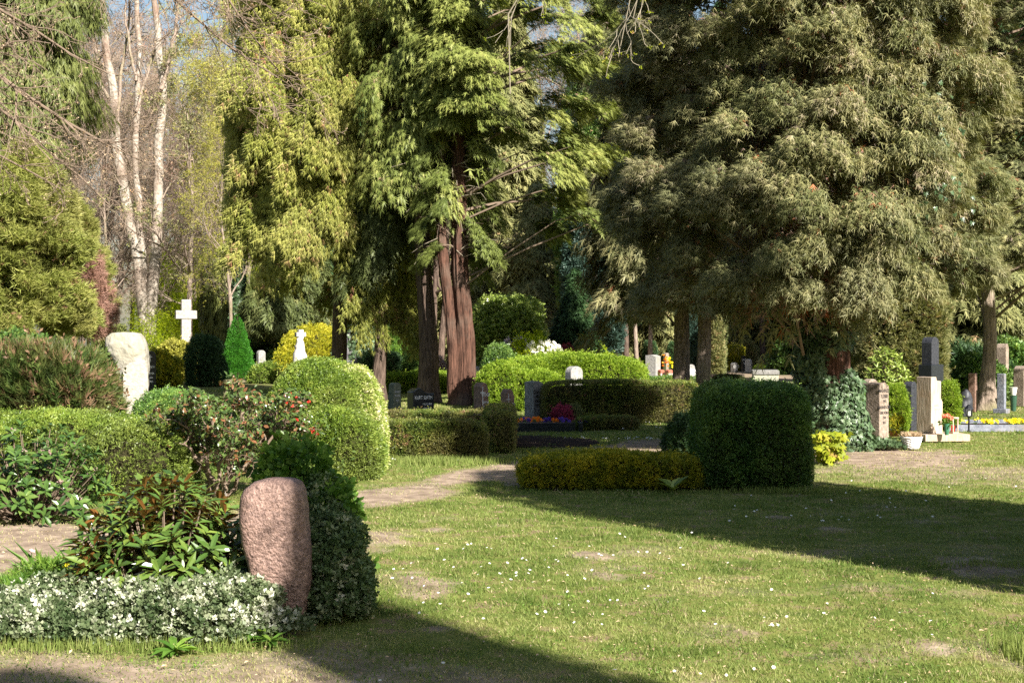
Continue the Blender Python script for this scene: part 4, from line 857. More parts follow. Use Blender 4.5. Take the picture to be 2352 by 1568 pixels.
# black stepped monument
Y = 25.2; th = math.radians(42); root = thing('gravestone', 'tall black stepped monument with a tiled arch behind the beige stone', 'gravestone', (WX(2146, Y), Y + .1, 0), rotz=th)
zt, zs = WZ(774, Y), WZ(837, Y); w_ = .36
bm_obj('slab', join_bm(box_bm((-.05, .0, zs / 2), (.20, .13, zs / 2), .008), box_bm((.22, .0, (zs - .5) / 2), (.075, .11, (zs - .5) / 2), .008)), SM['black'], root)
A = arch(.24, zt - zs, .12, 14); bm_obj('arch', prism(A, .20, .006), SM['blackr'], root, (-.06, .01, zs + .002))
til = surfmat('grey_tiles', (.20, .22, .26), (.42, .45, .50), scale=5, rough=.4, bump=.2)
bm = [box_bm((.066 - .0 * i, .01, zs + .035 + i * .068), (.0025, .085, .029), 0) for i in range(6)]
bm_obj('tiles', join_bm(*bm), til, root)
for nm, a in [('left', 0)]: pass
# far right stones
stone('dark polished slab stone left of the mossy trunk', 2227, 2247.5, 857, 30.5, 50, .75, 'flat', 'brown')
stone('tall brown pillar stone with a gabled top right of the mossy trunk', 2293, 2320.5, 789, 36, 50, .78, 'gable', 'taupe')
stone('narrow bluish stone in front of the tall brown pillar', 2293, 2314, 858, 30, 50, .8, 'flat', 'blue', plinth=True)
stone('broad brown stone cut by the right edge of the view', 2333, 2372, 840, 33, 45, .6, 'round', 'taupe')
stone('bright red stone seen between the mossy trunk and the brown pillar', 2279, 2294, 838, 43, 50, .7, 'flat', 'redst')
stone('pale stone half hidden by the left side of the mossy trunk', 2244, 2256, 824, 38, 50, .3, 'round', 'taupe')
V, Fq, x0 = loft([(894, 2212, 2222), (902, 2207, 2227), (935, 2203, 2232), (960, 2202, 2234)], 29, .3, 2.2, noise=.03, nf=5); tag(link('boulder', mesh_np('boulder', V, Fq, SM['blackr'], smooth=True), loc=(x0, 29, 0)), 'dark rough boulder left of the polished slab', 'boulder')

# granite enclosure beyond the box block
Y = 42.0; root = thing('grave_enclosure', 'low granite grave enclosure with a coping, seen over the box block', 'grave enclosure', (WX(1752, Y), Y, 0))
h = WZ(851, Y); bm_obj('end_wall', box_bm((0.09, .55, h / 2 - .06), (.37, .62, h / 2 - .06), .015), SM['coping'], root, rotz=math.radians(-8))
bm_obj('coping', box_bm((0.09, .55, h - .055), (.39, .65, .06), .02), SM['grey'], root, rotz=math.radians(-8))
bm_obj('side_wall', box_bm((-.95, 1.0, .24), (.62, .1, .24), .01), SM['taupe'], root, rotz=math.radians(4))
hedge('dark_edging', 'dark low hedge in front of the granite enclosure', 'hedge', [hbox(1640, 1712, 866, 900, .5, 5, Y=40)], 'shade', n=2500, size=.09, depth=.1)

# pansy bed with its kerb
Y0 = GY(990); root = thing('grave_kerb', 'black polished kerb framing the bed of blue and orange pansies', 'grave kerb', (WX(1250, Y0), Y0, 0), rotz=math.radians(3))
xa, xb = WX(1180, Y0) - WX(1250, Y0), WX(1322, Y0) - WX(1250, Y0)
bm_obj('front_rail', box_bm(((xa + xb) / 2, .04, .07), ((xb - xa) / 2, .04, .08), .006), SM['black'], root)
bm_obj('side_rail', box_bm((xb + .09, .95, .07), (.04, .93, .08), .006), SM['black'], root, rotz=math.radians(-6))
bm_obj('soil', box_bm(((xa + xb) / 2, .9, .03), ((xb - xa) / 2 - .02, .80, .05), .0), mul, root)
def pansy_patch(name, label, items, cat='flowers', group=None, h=.10):
    """items: list of (x, y, material, size)"""
    for i, (x, y, mt, s) in enumerate(items):
        g = Geo(); n = 5; P = rng.normal(size=(n, 3)) * s * .75; P[:, 2] = h + rng.random(n) * .05
        for k_ in range(2): place(g, T_petals(5), P, rdir(n), rdir(n) * .35 + np.array([-.1, -1, .45]), s * (.55 + .2 * k_), rng.random(n))
        tubes(g, np.stack([np.repeat([[0, 0, .0]], n, 0), P * np.array([.6, .6, .5]), P], 1), np.full((n, 3), .004), 3, .5, 1)
        L_ = rng.normal(size=(14, 3)) * s * .8; L_[:, 2] = h * .5; place(g, LEAF, L_, rdir(14), rdir(14), s * .9, rng.random(14), 1)
        o = link(name, g.mesh(name, [LM[mt], LM['fresh']]), loc=(x, y, .0)); tag(o, label[mt] if isinstance(label, dict) else label, cat, group)
P1 = [(1190, 'orange'), (1198, 'violet'), (1208, 'orange'), (1216, 'violet'), (1222, 'orange'), (1232, 'orange'), (1241, 'orange'), (1252, 'violet'), (1260, 'violet'), (1272, 'orange'), (1284, 'violet'), (1292, 'violet'), (1303, 'violet'), (1318, 'maroon'), (1330, 'violet'), (1338, 'violet')]
pansy_patch('pansy', {'orange': 'orange pansies blooming in the black kerbed bed', 'violet': 'deep blue pansies blooming in the black kerbed bed', 'maroon': 'dark red pansy at the right end of the black kerbed bed'},
            [(WX(px, Y0 + .45 + (i % 3) * .22), Y0 + .45 + (i % 3) * .22, m_, .046) for i, (px, m_) in enumerate(P1)], 'pansy', 'pansies in the black kerbed bed', h=.13)
hedge('heather', 'dark red heather bush at the back of the pansy bed', 'shrub', [prim((WX(1293, 26.2), 26.2, .1), (.16, .2, .20), 2)], 'maroon', n=900, size=.07, depth=.1, tmpl=T_needles(7, .06), up=1, out=.05)
hedge('heather', 'grey green heather tuft right of the dark red heather', 'shrub', [prim((WX(1318, 26.3), 26.3, .1), (.13, .2, .20), 2)], 'shade', n=500, size=.06, depth=.1, tmpl=T_needles(7, .06), up=1, out=.05)

# yellow pansy bed far right
root = thing('bed_kerb', 'low grey kerb of the yellow pansy bed at the right edge', 'kerb', (WX(2290, 24.6), 24.6, 0), rotz=math.radians(1.5))
bm_obj('front_rail', box_bm((0, 0, .045), (.85, .04, .06), .01), SM['blue'], root); bm_obj('back_rail', box_bm((0, 1.5, .045), (.85, .04, .06), .01), SM['blue'], root)
bm_obj('soil', box_bm((0, .75, .01), (.83, .7, .03), 0), mul, root)
pansy_patch('pansy', 'yellow pansies in the grey kerbed bed at the right edge', [(WX(px, 24.9 + d_), 24.9 + d_, 'yellowf', s_ * .68) for px, d_, s_ in [(2203, .5, .05), (2214, .3, .05), (2240, .9, .04), (2262, .2, .07), (2272, .3, .08), (2284, .35, .07), (2278, .1, .06), (2316, .2, .075), (2326, .25, .08), (2334, .4, .07), (2346, .3, .06)]], 'pansy', 'yellow pansies at the right edge', h=.11)

# grave lantern, vase, candle box, basket, bowl
Y = 24.3; root = thing('lantern', 'black hexagonal grave lantern on a short post in the yellow pansy bed', 'lantern', (WX(2225.5, Y), Y, 0)); BLK = plain('black_metal', (.012, .013, .016), .35)
zb, zt = WZ(968, Y), WZ(926, Y); hh = zt - zb
bm_obj('post', lathe_bm([(.03, -zb * .0), (.03, .02), (.016, .04), (.016, zb + hh * .25), (.03, zb + hh * .3)], 10), BLK, root)
bm_obj('roof', lathe_bm([(.085, zt - hh * .30), (.075, zt - hh * .26), (.03, zt - hh * .10), (.012, zt - hh * .05), (.006, zt)], 6), BLK, root)
bm_obj('base', lathe_bm([(.03, zb + hh * .25), (.052, zb + hh * .30), (.052, zb + hh * .33)], 6), BLK, root)
for i in range(6):
    a = i * math.pi / 3; g = Geo(); tubes(g, np.array([[[.046 * math.cos(a), .046 * math.sin(a), zb + hh * .32], [.068 * math.cos(a), .068 * math.sin(a), zt - hh * .28]]]), [[.005, .005]], 4); link('corner_bar', g.mesh('corner_bar', BLK), root)
bm_obj('candle', lathe_bm([(.028, zb + hh * .33), (.028, zb + hh * .6)], 12), plain('candle_wax', (.75, .75, .74), .5), root)
Y = 22.0; root = thing('flower_vase', 'green cone vase with salmon red roses in front of the beige stone', 'vase', (WX(2175, Y), Y, .11)); 
bm_obj('vase', lathe_bm([(.028, 0), (.036, .06), (.046, .17), (.048, .175)], 16), plain('green_plastic', (.05, .17, .10), .4), root)
for i in range(7):
    a = i * 2.4; r_ = .03 + .055 * (i / 7); p_ = np.array([[r_ * math.cos(a) * 1.25, r_ * math.sin(a) - .02, .27 + .05 * ((i * 37) % 5) / 5]]); g = Geo()
    for k_ in range(3): place(g, T_petals(5), p_ + rng.normal(size=(1, 3)) * .006, rdir(1), np.array([[.1, -1, .4]]) + rng.normal(size=(1, 3)) * .3, .038 * (1 - .22 * k_), rng.random(1))
    link('rose', g.mesh('rose', LM['salmon']), root)
g = Geo(); P = rng.normal(size=(60, 3)) * np.array([.05, .04, .03]) + np.array([0, 0, .20]); place(g, T_long(.5), P, rdir(60), rdir(60) + np.array([0, 0, 1]), .06, rng.random(60)); link('leaves', g.mesh('leaves', LM['fresh']), root)
Y = 22.35; root = thing('candle_lantern', 'small pale candle lantern with a red light holder beside the green vase', 'lantern', (WX(2189, Y), Y, .11), rotz=.5)
bm_obj('frame', join_bm(*([box_bm((sx * .05, sy * .05, .12), (.008, .008, .12), 0) for sx in (-1, 1) for sy in (-1, 1)] + [box_bm((0, 0, .012), (.062, .062, .012), 0), box_bm((0, 0, .245), (.065, .065, .012), .004)])), SM['beige'], root)
bm_obj('candle', lathe_bm([(.028, .025), (.032, .10), (.024, .13)], 14), plain('red_glass', (.65, .03, .02), .2), root)
Y = 20.75; root = thing('flower_basket', 'white woven basket of dried heather on the grass', 'basket', (WX(2093.5, Y), Y, 0)); WB = plain('white_wicker', (.80, .79, .77), .6)
g = Geo(); n = 40
for j in range(9):
    z = .012 + j * .017; t = np.linspace(0, 2 * math.pi, n + 1); r_ = .098 + .045 * (j / 8) ** .8 + .006 * np.cos(t * 10 + (j % 2) * math.pi); tubes(g, np.stack([r_ * np.cos(t), r_ * np.sin(t), np.full(n + 1, z)], -1)[None], np.full((1, n + 1), .0095), 6)
t = np.linspace(0, 2 * math.pi, n + 1); tubes(g, np.stack([.15 * np.cos(t), .15 * np.sin(t), np.full(n + 1, .165)], -1)[None], np.full((1, n + 1), .013), 6)
link('wicker', g.mesh('wicker', WB), root); bm_obj('liner', lathe_bm([(.085, .0), (.13, .14)], 20), WB, root)
g = Geo(); P = np.stack([rng.normal(size=420) * .055, rng.normal(size=420) * .055, .15 + .05 * rng.random(420)], -1); place(g, T_needles(6, .05), P, rdir(420) * .6 + np.array([0, 0, 1]), rdir(420), .07, rng.random(420)); link('dried_heather', g.mesh('dried_heather', LM['straw']), root)
Y = 23.0; root = thing('planter_bowl', 'orange square planter bowl between the angular stone and the beige stone', 'planter', (WX(2055, Y), Y, .02), rotz=.3)
bm_obj('bowl', box_bm((0, 0, .045), (.07, .05, .045), .01), plain('orange_plastic', (.75, .22, .06), .5), root)
g = Geo(); P = rng.normal(size=(90, 3)) * np.array([.04, .03, .015]) + np.array([0, 0, .11]); place(g, LEAF, P, rdir(90), rdir(90), .05, rng.random(90)); link('flowers', g.mesh('flowers', LM['white']), root)
hedge('white_bedding', 'small white bedding flowers on gravel at the foot of the angular stone', 'flowers', [prim((WX(2030, 21.2), 21.25, 0), (.30, .18, .05), 2)], 'white', n=420, size=.035, depth=.05, tmpl=T_petals(5), core=True, up=1, inset=.02)
hedge('ground_ivy', 'creeping ivy patch at the foot of the angular stone', 'ivy', [prim((WX(2012, 20.7), 20.75, 0), (.42, .25, .09), 2)], 'ivy', n=700, size=.06, depth=.06, tmpl=T_ivy(), up=.8, out=.03, inset=.05)
hedge('gold_conifer', 'little yellow conifer shoot in front of the left box ball', 'plant', [prim((WX(2062, 22.8), 22.8, .2), (.06, .06, .17), 2)], 'gold', n=260, size=.06, depth=.06, tmpl=T_needles(6, .07), up=1, out=.03, inset=.04)
t = np.linspace(0, 2 * math.pi, 25); g = Geo(); tubes(g, np.stack([.10 * np.cos(t), np.zeros(25), .09 + .09 * np.sin(t)], -1)[None], np.full((1, 25), .012), 6); tag(link('wreath_ring', g.mesh('wreath_ring', BLK), loc=(WX(1984, 21.3), 21.3, .01), rotz=.3), 'black ring leaning at the foot of the ivy', 'ring')
hedge('box_ball', 'bright fresh box ball left of the dark rounded stone', 'shrub', [prim((WX(2060, 24.2), 24.4, .32), (.22, .3, .46), 2.6)], 'bright', n=3600, size=.06, depth=.06, lump=.05)
hedge('box_ball', 'bright fresh box ball right of the beige stone', 'shrub', [prim((WX(2187, 24.8), 25.0, .35), (.155, .25, .46), 2.8)], 'bright', n=3200, size=.06, depth=.06, lump=.04)
hedge('box_ball', 'shaded small box bush behind the pinkish round stone', 'shrub', [prim((WX(1992, 24), 24.2, .25), (.16, .3, .42), 2.6)], 'boxdark', n=2200, size=.06, depth=.06)
Y = 31; root = thing('flower_pot', 'white pot standing between the two brown stones at the right edge', 'pot', (WX(2328, Y), Y, .35)); bm_obj('pot', lathe_bm([(.05, 0), (.08, .16), (.085, .17)], 16), WB, root); bm_obj('stand', lathe_bm([(.055, -.35), (.075, -.01)], 12), plain('green_vase', (.03, .08, .05), .4), root)
# tulips and blossoms of the middle distance
for i in range(9): flower('tulip', ['orange tulips above the left red stone', 'yellow tulips above the right red stone'][i > 4], WX(1523 + i * 2.6, 50.4), 50.4, .62 + .07 * ((i * 7) % 4), 'orange' if i < 5 else 'yellowf', .055, n=2, cat='tulip', spread=.03)
for o in [q for q in bpy.data.objects if q.name.startswith('tulip') and 'red stone' in q.get('label', '')]: o['group'] = 'tulips behind the red stones'
hedge('azalea', 'white flowering azalea above the bright hedge', 'shrub', [prim((WX(1225, 36), 36.3, .6), (.52, .5, .92), 2)], 'spring', n=1800, size=.14, depth=.2, lump=.2, lf=1.5, out=.1, inset=.25)
def blossoms(name, label, c, r_, n, mat, s, cat='blossom'):
    g = Geo(); D = rdir(n); D[:, 1] = -np.abs(D[:, 1]); P = D * np.array(r_) * (.9 + .2 * rng.random((n, 1))); P = P[P[:, 2] > -.3 * r_[2]]; n = len(P)
    for k_ in range(2): place(g, T_petals(5), P + rng.normal(size=P.shape) * .03, rdir(n), D[:n] * 1 + rdir(n) * .5, s, rng.random(n))
    o = link(name, g.mesh(name, LM[mat]), loc=c); tag(o, label, cat)
blossoms('azalea_blossom', 'cluster of white blossoms on the azalea above the bright hedge', (WX(1248, 35.9), 35.9, 1.25), (.42, .3, .25), 120, 'white', .055)
blossoms('lilac_blossom', 'pale lilac rhododendron blossoms beside the white azalea', (WX(1190, 36.5), 36.5, 1.35), (.5, .3, .22), 90, 'lilac', .045)
hedge('berberis', 'small dark red bush between the bright hedge and the dark conifer', 'shrub', [prim((WX(1303, 41), 41, .6), (.30, .3, .72), 2)], 'maroon', n=1200, size=.11, depth=.15, out=.08, inset=.15)
# bench
Y = 78; root = thing('bench', 'wooden bench far back between the thin trunks', 'bench', (WX(903, Y), Y, .25)); WD = plain('bench_wood', (.46, .33, .24), .6)
bm_obj('seat', box_bm((0, 0, .42), (.65, .2, .02), .005), WD, root); bm_obj('backrest', box_bm((0, .2, .68), (.65, .02, .14), .005), WD, root)
for sx in (-.5, .5): bm_obj('leg', box_bm((sx, .05, .08), (.04, .18, .32), .005), WD, root)

# ================================================================== ivy, clipped shapes and shrubs further back
def ivy(name, label, prims, n, size, cat='ivy'):
    g = Geo(); o0 = prims[0][0] * np.array([1, 1, 0]); pr = [(p[0] - o0, p[1], p[2], p[3]) for p in prims]
    P, Nn = surf_pts(pr, n, .10, .10, 3.0, out=.05)
    U = nrm(rdir(len(P)) * .8 + np.array([0, 0, -.9])); place(g, T_ivy(), P, U, Nn + rdir(len(P)) * .45, size * (.6 + .7 * rng.random(len(P))), rng.random(len(P)))
    core_mesh(g, pr, .22); return tag(link(name, g.mesh(name, [LM['ivy'], CORE]), loc=tuple(o0)), label, cat)
YI = 20.6
ivy('ivy', 'thick skirt of dark glossy ivy wrapped round the big conifer trunk', [prim((WX(1915, YI), YI + .2, .45), (.42, .45, .95), 2.4), prim((WX(1898, YI), YI + .3, 1.45), (.36, .45, .95), 2.4), prim((WX(1938, YI), YI + .05, .15), (.36, .4, .55), 2.2)], 12000, .075)
hedge('yew', 'broad upright yew column with lumpy olive foliage behind the black monument', 'shrub', [prim((WX(2094, 28.5), 29.3, 1.4), (.87, .8, 2.0), 3.4)], 'olive', n=17000, size=.12, depth=.14, lump=.16, lf=2.3, out=.06, inset=.2, up=.5, tmpl=T_needles(9, .07, 31))
o, C = whorl_bush('rhododendron', 'rhododendron with pale leaf rosettes in front of the yew column', 26.8, 2036, .46, .45, 1.28, 330, 'rhoback', .125, lw=.3, leaves=(7, 9), shell=.7, seed=14, cz=.1)
hedge('laurel', 'large pale green leafy shrub left of the dark conifer', 'shrub', [prim((WX(1172, 46), 46.5, .9), (1.15, 1.0, 1.75), 2.3), prim((WX(1120, 45.5), 46, .6), (.7, .8, 1.3), 2.2)], 'rhoback', n=15000, size=.17, depth=.3, lump=.3, lf=1.1, tmpl=T_sprig(6, .5, 17), out=.15, inset=.5)
hedge('spruce_cone', 'pointed dense bright green dwarf spruce beside the weeping conifer', 'shrub', [prim((WX(543, 54), 54.2, z_ * 1.13), (r_ * 1.27, r_ * 1.27, .5), 2) for z_, r_ in ((.15, .50), (.45, .46), (.75, .40), (1.05, .33), (1.35, .25), (1.6, .16), (1.78, .07))], 'alberta', n=12000, size=.09, depth=.08, lump=.03, inset=.1, up=.5)
hedge('juniper_bush', 'dark bluish bush at the foot of the tall white cross', 'shrub', [prim((WX(466, 46), 46.3, .5), (.54, .6, 1.05), 2.0)], 'darkcon', n=7000, size=.11, depth=.2, lump=.15, lf=2, out=.1, inset=.3)
hedge('shrub', 'low green bush in front of the small grey rounded stone', 'shrub', [prim((WX(632, 49), 49.2, .1), (.92, .6, .56), 2.4)], 'box', n=2600, size=.13, depth=.15, lump=.08)
hedge('golden_privet', 'glowing yellow leafed bush behind the small white cross', 'shrub', [prim((WX(722, 49), 49.5, .6), (.80, .8, 1.25), 2.2), prim((WX(672, 49), 49.3, .5), (.46, .6, 1.0), 2.1), prim((WX(758, 49), 49.5, .4), (.5, .6, .85), 2.1)], 'yellow', n=9000, size=.12, depth=.2, lump=.2, lf=1.6, out=.1, inset=.25, up=.6)
hedge('clipped_hedge', 'olive clipped hedge block above the yellow bush', 'hedge', [hbox(724, 784, 735, 860, 1.2, 7, Y=56)], 'olive', n=5000, size=.12, depth=.12)
hedge('clipped_hedge', 'dark clipped hedge block behind the thin trunk', 'hedge', [hbox(833, 912, 814, 880, 1.2, 8, Y=47)], 'darkcon', n=5000, size=.11, depth=.1)
hedge('clipped_hedge', 'light green clipped bush left of the shaded trunk', 'hedge', [prim((WX(945, 48), 48.3, .3), (.38, .5, .78), 2.6)], 'boxdark', n=3500, size=.1, depth=.1)
hedge('heath_bush', 'pink dotted bush between the two tall trunks', 'shrub', [prim((WX(1000, 46), 46.3, .3), (.32, .4, .66), 2.2)], 'pinkbud', n=1800, size=.1, depth=.12)
hedge('topiary', 'square topped golden topiary block among far stones', 'topiary', [hbox(1664, 1709, 797, 860, .9, 7, Y=66)], 'gold', n=7000, size=.11, depth=.1, lump=.05)
hedge('topiary', 'green rounded topiary partly hidden behind the white stone', 'topiary', [prim((WX(1722, 69), 69.5, .4), (.40, .5, 1.0), 2.6)], 'olive', n=2600, size=.12, depth=.1)
hedge('topiary', 'dark round-topped clipped yew behind the pale dipped stone', 'topiary', [prim((WX(1496, 58), 58.5, .4), (.25, .4, 1.02), 3.5)], 'darkcon', n=2600, size=.10, depth=.08)
hedge('clipped_hedge', 'low bright hedge in front of the far terracotta stone', 'hedge', [hbox(1740, 1800, 842, 856, 1.0, 5, Y=66)], 'bright', n=2500, size=.1, depth=.1)
hedge('clipped_hedge', 'low dark hedge in front of the two red stones', 'hedge', [hbox(1476, 1610, 869, 882, .5, 5, Y=47.5)], 'boxdark', n=3500, size=.09, depth=.08)
hedge('clipped_hedge', 'dark square hedge beyond the slender brown grey stone', 'hedge', [hbox(1538, 1580, 790, 860, .8, 6, Y=62)], 'darkcon', n=3000, size=.12, depth=.1)
hedge('columnar_cypress', 'slim blue green cypress between the twin trunks', 'tree', [prim((WX(1590, 55), 55.5, 1.5), (.27, .3, 3.6), 3)], 'blue', n=6000, size=.14, depth=.12, lump=.08, up=1.2)
hedge('columnar_cypress', 'wider pale blue green cypress right of the twin trunks', 'tree', [prim((WX(1651, 58), 58.5, 2), (.30, .35, 3.4), 3)], 'shade', n=6500, size=.14, depth=.12, lump=.08, up=1.2)
hedge('columnar_cypress', 'short yellow green cypress in front of the pale blue one', 'tree', [prim((WX(1648, 54), 54.2, .9), (.24, .3, 1.55), 2.4)], 'olive', n=3500, size=.13, depth=.12, lump=.08, up=1.2)
for i, (px, Y, w_, h_, mt, lb) in enumerate([(262, 50, .9, 1.5, 'spruce', 'dark green young fir spreading behind the pale boulder'), (30, 30, 1.3, 1.25, 'rhodo', 'broad dark shrub under the yellow green juniper'), (618, 60, 1.2, 1.6, 'rhodo', 'dark leafy shrub between the weeping conifer and the yellow bush'),
        (860, 64, 1.2, 1.7, 'fresh', 'fresh green shrub behind the cracked trunk'), (915, 66, 1.0, 2.0, 'rhoback', 'leafy shrub beside the far pillar'), (2235, 37, 1.0, 1.0, 'darkcon', 'dark low shrub behind the polished slab'),
        (2215, 46, .8, 1.2, 'darkcon', 'round dark bush beside the sunny clearing'), (2330, 42, .9, 1.1, 'boxdark', 'small green bush at the right edge behind the brown pillar'), (2268, 34.5, .55, .75, 'boxdark', 'green bush behind the foot of the mossy trunk'), (1835, 60, 1.0, 1.2, 'rhodo', 'dark bush beyond the granite enclosure'),
        (400, 52, .9, 1.0, 'budding', 'thin budding bush left of the tall white cross'), (365, 44, .35, .75, 'gold', 'small golden bush beside the black polished stone'), (1360, 50, .6, 1.0, 'spring', 'bright small bush at the foot of the blue column'), (640, 56, 1.0, .55, 'boxdark', 'low green bush around the small grey rounded stone')]):
    hedge('shrub', lb, 'shrub', [prim((WX(px, Y), Y + .5, h_ * .3), (w_, w_ * .8, h_ * .85), 2.1)], mt, n=int(2600 * w_ * h_) + 900, size=.17, depth=.3, lump=.3, lf=1.2, out=.12, inset=.4, tmpl=T_sprig(6, .5, 17) if mt != 'darkcon' else FAN5)

# ================================================================== the big trees
def conifer(name, label, px, Y, trunk, bark, crown, loc=None):
    """trunk: (pts relative, r0, r1) list; crown: function(geo)"""
    root = tree(name, label, (WX(px, Y) if loc is None else loc[0], Y if loc is None else loc[1], 0))
    for t in trunk:
        g = Geo(); trunk_geo(g, t[0], t[1], t[2], **(t[3] if len(t) > 3 else {})); link('trunk', g.mesh('trunk', BARK[bark], smooth=True), root)
    return root
RN = lambda z, a, s, f=1.4: .75 + .55 * vn3(np.stack([np.cos(a) * 1.5, np.sin(a) * 1.5, z * .8], -1), f, s)
def crown(root, mat, calls, limbs=None):
    g = Geo()
    for c_ in calls: boughs(g, **c_)
    link('crown', g.mesh('crown', [LM[mat], LM['twig'] if limbs is None else BARK[limbs]]), root)
def front(n, lo=.28):                                    # more boughs on the two sides that are seen and lit
    a = rng.random(n * 3) * 2 * math.pi; k = rng.random(n * 3) < np.where(np.sin(a) < .25, 1, lo); return a[k][:n] if k.sum() >= n else np.r_[a[k], a[:n - k.sum()]]

# T8: the great false cypress on the right
r = conifer('false_cypress', 'huge grey green cypress filling the right half, its trunk hidden in ivy', 1850, 20.6, [([(.40, .1, 0), (.3, .05, 2.5), (.1, 0, 5), (0, 0, 11)], .25, .12), ([(.18, .2, 0), (.05, .2, 2.5), (-.3, .1, 5), (-.2, .1, 9)], .16, .08)], 'red', None)
R8 = lambda z, a: (2.58 + .16 * np.cos(a - 3.3) * (z > 3.0)) * (1 - .30 * np.exp(-((a - .8) / .55) ** 2)) * (.86 + .30 * vn3(np.stack([np.cos(a) * 1.6, np.sin(a) * 1.6, z * .9], -1), 1.4, 2))
zf8 = lambda a: 2.2 + .2 * np.cos(a * 3 + 1) - .1 * np.sin(a)
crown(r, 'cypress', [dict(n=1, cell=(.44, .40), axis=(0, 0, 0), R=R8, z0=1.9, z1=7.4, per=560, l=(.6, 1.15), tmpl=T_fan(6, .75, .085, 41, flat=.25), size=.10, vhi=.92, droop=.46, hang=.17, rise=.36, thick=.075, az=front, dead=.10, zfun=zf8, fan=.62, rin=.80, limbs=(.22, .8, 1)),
    dict(n=190, axis=(0, 0, 0), R=lambda z, a: (2.4 - .2 * (z - 7)) * (1 - .3 * np.exp(-((a - .8) / .55) ** 2)), z0=7, z1=14.5, per=110, l=(.7, 1.2), tmpl=FAN5, size=.26, droop=.4, hang=.25, rise=.3, dead=.05, rin=.5),
    dict(n=160, axis=(0, 0, 0), R=lambda z, a: 1.2 + 0 * z, z0=2.3, z1=8, per=60, l=(.6, 1.0), tmpl=FAN5, size=.2, droop=.6, hang=.5, rise=0, dead=.9, rin=.4)])
# ivy high up on T8
g = Geo(); P = np.concatenate([c_ + rng.normal(size=(n_, 3)) * s_ for c_, n_, s_ in [((1.3, -2.1, 4.4), 40, (.14, .12, .3)), ((1.3, -2.15, 3.5), 40, (.22, .12, .16))]])
place(g, T_ivy(), P, rdir(len(P)) * .6 + np.array([0, 0, -1]), rdir(len(P)) * .5 + np.array([.2, -1, .3]), .075, rng.random(len(P)) * .6); link('high_ivy', g.mesh('high_ivy', LM['ivy']), r)
# T10: right hand cypress with the mossy trunk
r = conifer('false_cypress', 'grey green cypress at the right edge with a slender mossy trunk', 2268, 31.5, [([(0, 0, 0), (.03, 0, 2), (-.1, 0, 4.5), (0, 0, 12)], .15, .07, dict(flare=1.9))], 'grey', None)
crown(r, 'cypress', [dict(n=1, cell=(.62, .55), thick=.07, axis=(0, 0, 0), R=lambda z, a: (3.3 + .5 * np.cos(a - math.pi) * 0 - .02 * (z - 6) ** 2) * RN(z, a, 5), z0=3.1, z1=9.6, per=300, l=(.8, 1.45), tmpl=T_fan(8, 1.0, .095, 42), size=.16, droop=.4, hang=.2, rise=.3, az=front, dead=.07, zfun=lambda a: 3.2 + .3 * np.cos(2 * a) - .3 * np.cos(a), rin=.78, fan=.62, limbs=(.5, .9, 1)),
    dict(n=130, axis=(0, 0, 0), R=lambda z, a: 2.8 - .3 * (z - 9.4), z0=9.4, z1=14, per=70, l=(.8, 1.3), tmpl=FAN5, size=.3, droop=.4, hang=.3, rin=.5)])
# T9: tree of the twin pale trunks
r = conifer('cypress', 'cypress with two stout pale trunks in the middle distance', 1590, 38.5, [([(-.28, -.2, 0), (-.32, -.2, 1.5), (-.30, -.1, 3.5), (-.4, 0, 10)], .215, .10, dict(flare=1.25)), ([(.26, -.9, 0), (.05 + .15, -.8, .5), (.22, -.6, 1.6), (.36, -.3, 3.5), (.5, 0, 10)], .19, .10, dict(flare=1.2))], 'grey', None)
crown(r, 'cypress', [dict(n=1, cell=(.75, .65), thick=.08, axis=(0, 0, 0), R=lambda z, a: (3.0 + .1 * z) * RN(z, a, 8) * .85, z0=2.5, z1=10, per=230, l=(.9, 1.6), tmpl=T_fan(7, 1.0, .10, 43), size=.24, droop=.55, hang=.4, rise=.1, az=front, dead=.22, zfun=lambda a: 2.6 + .5 * np.cos(a + .6), rin=.7, limbs=(.8, 1.0, 1))])
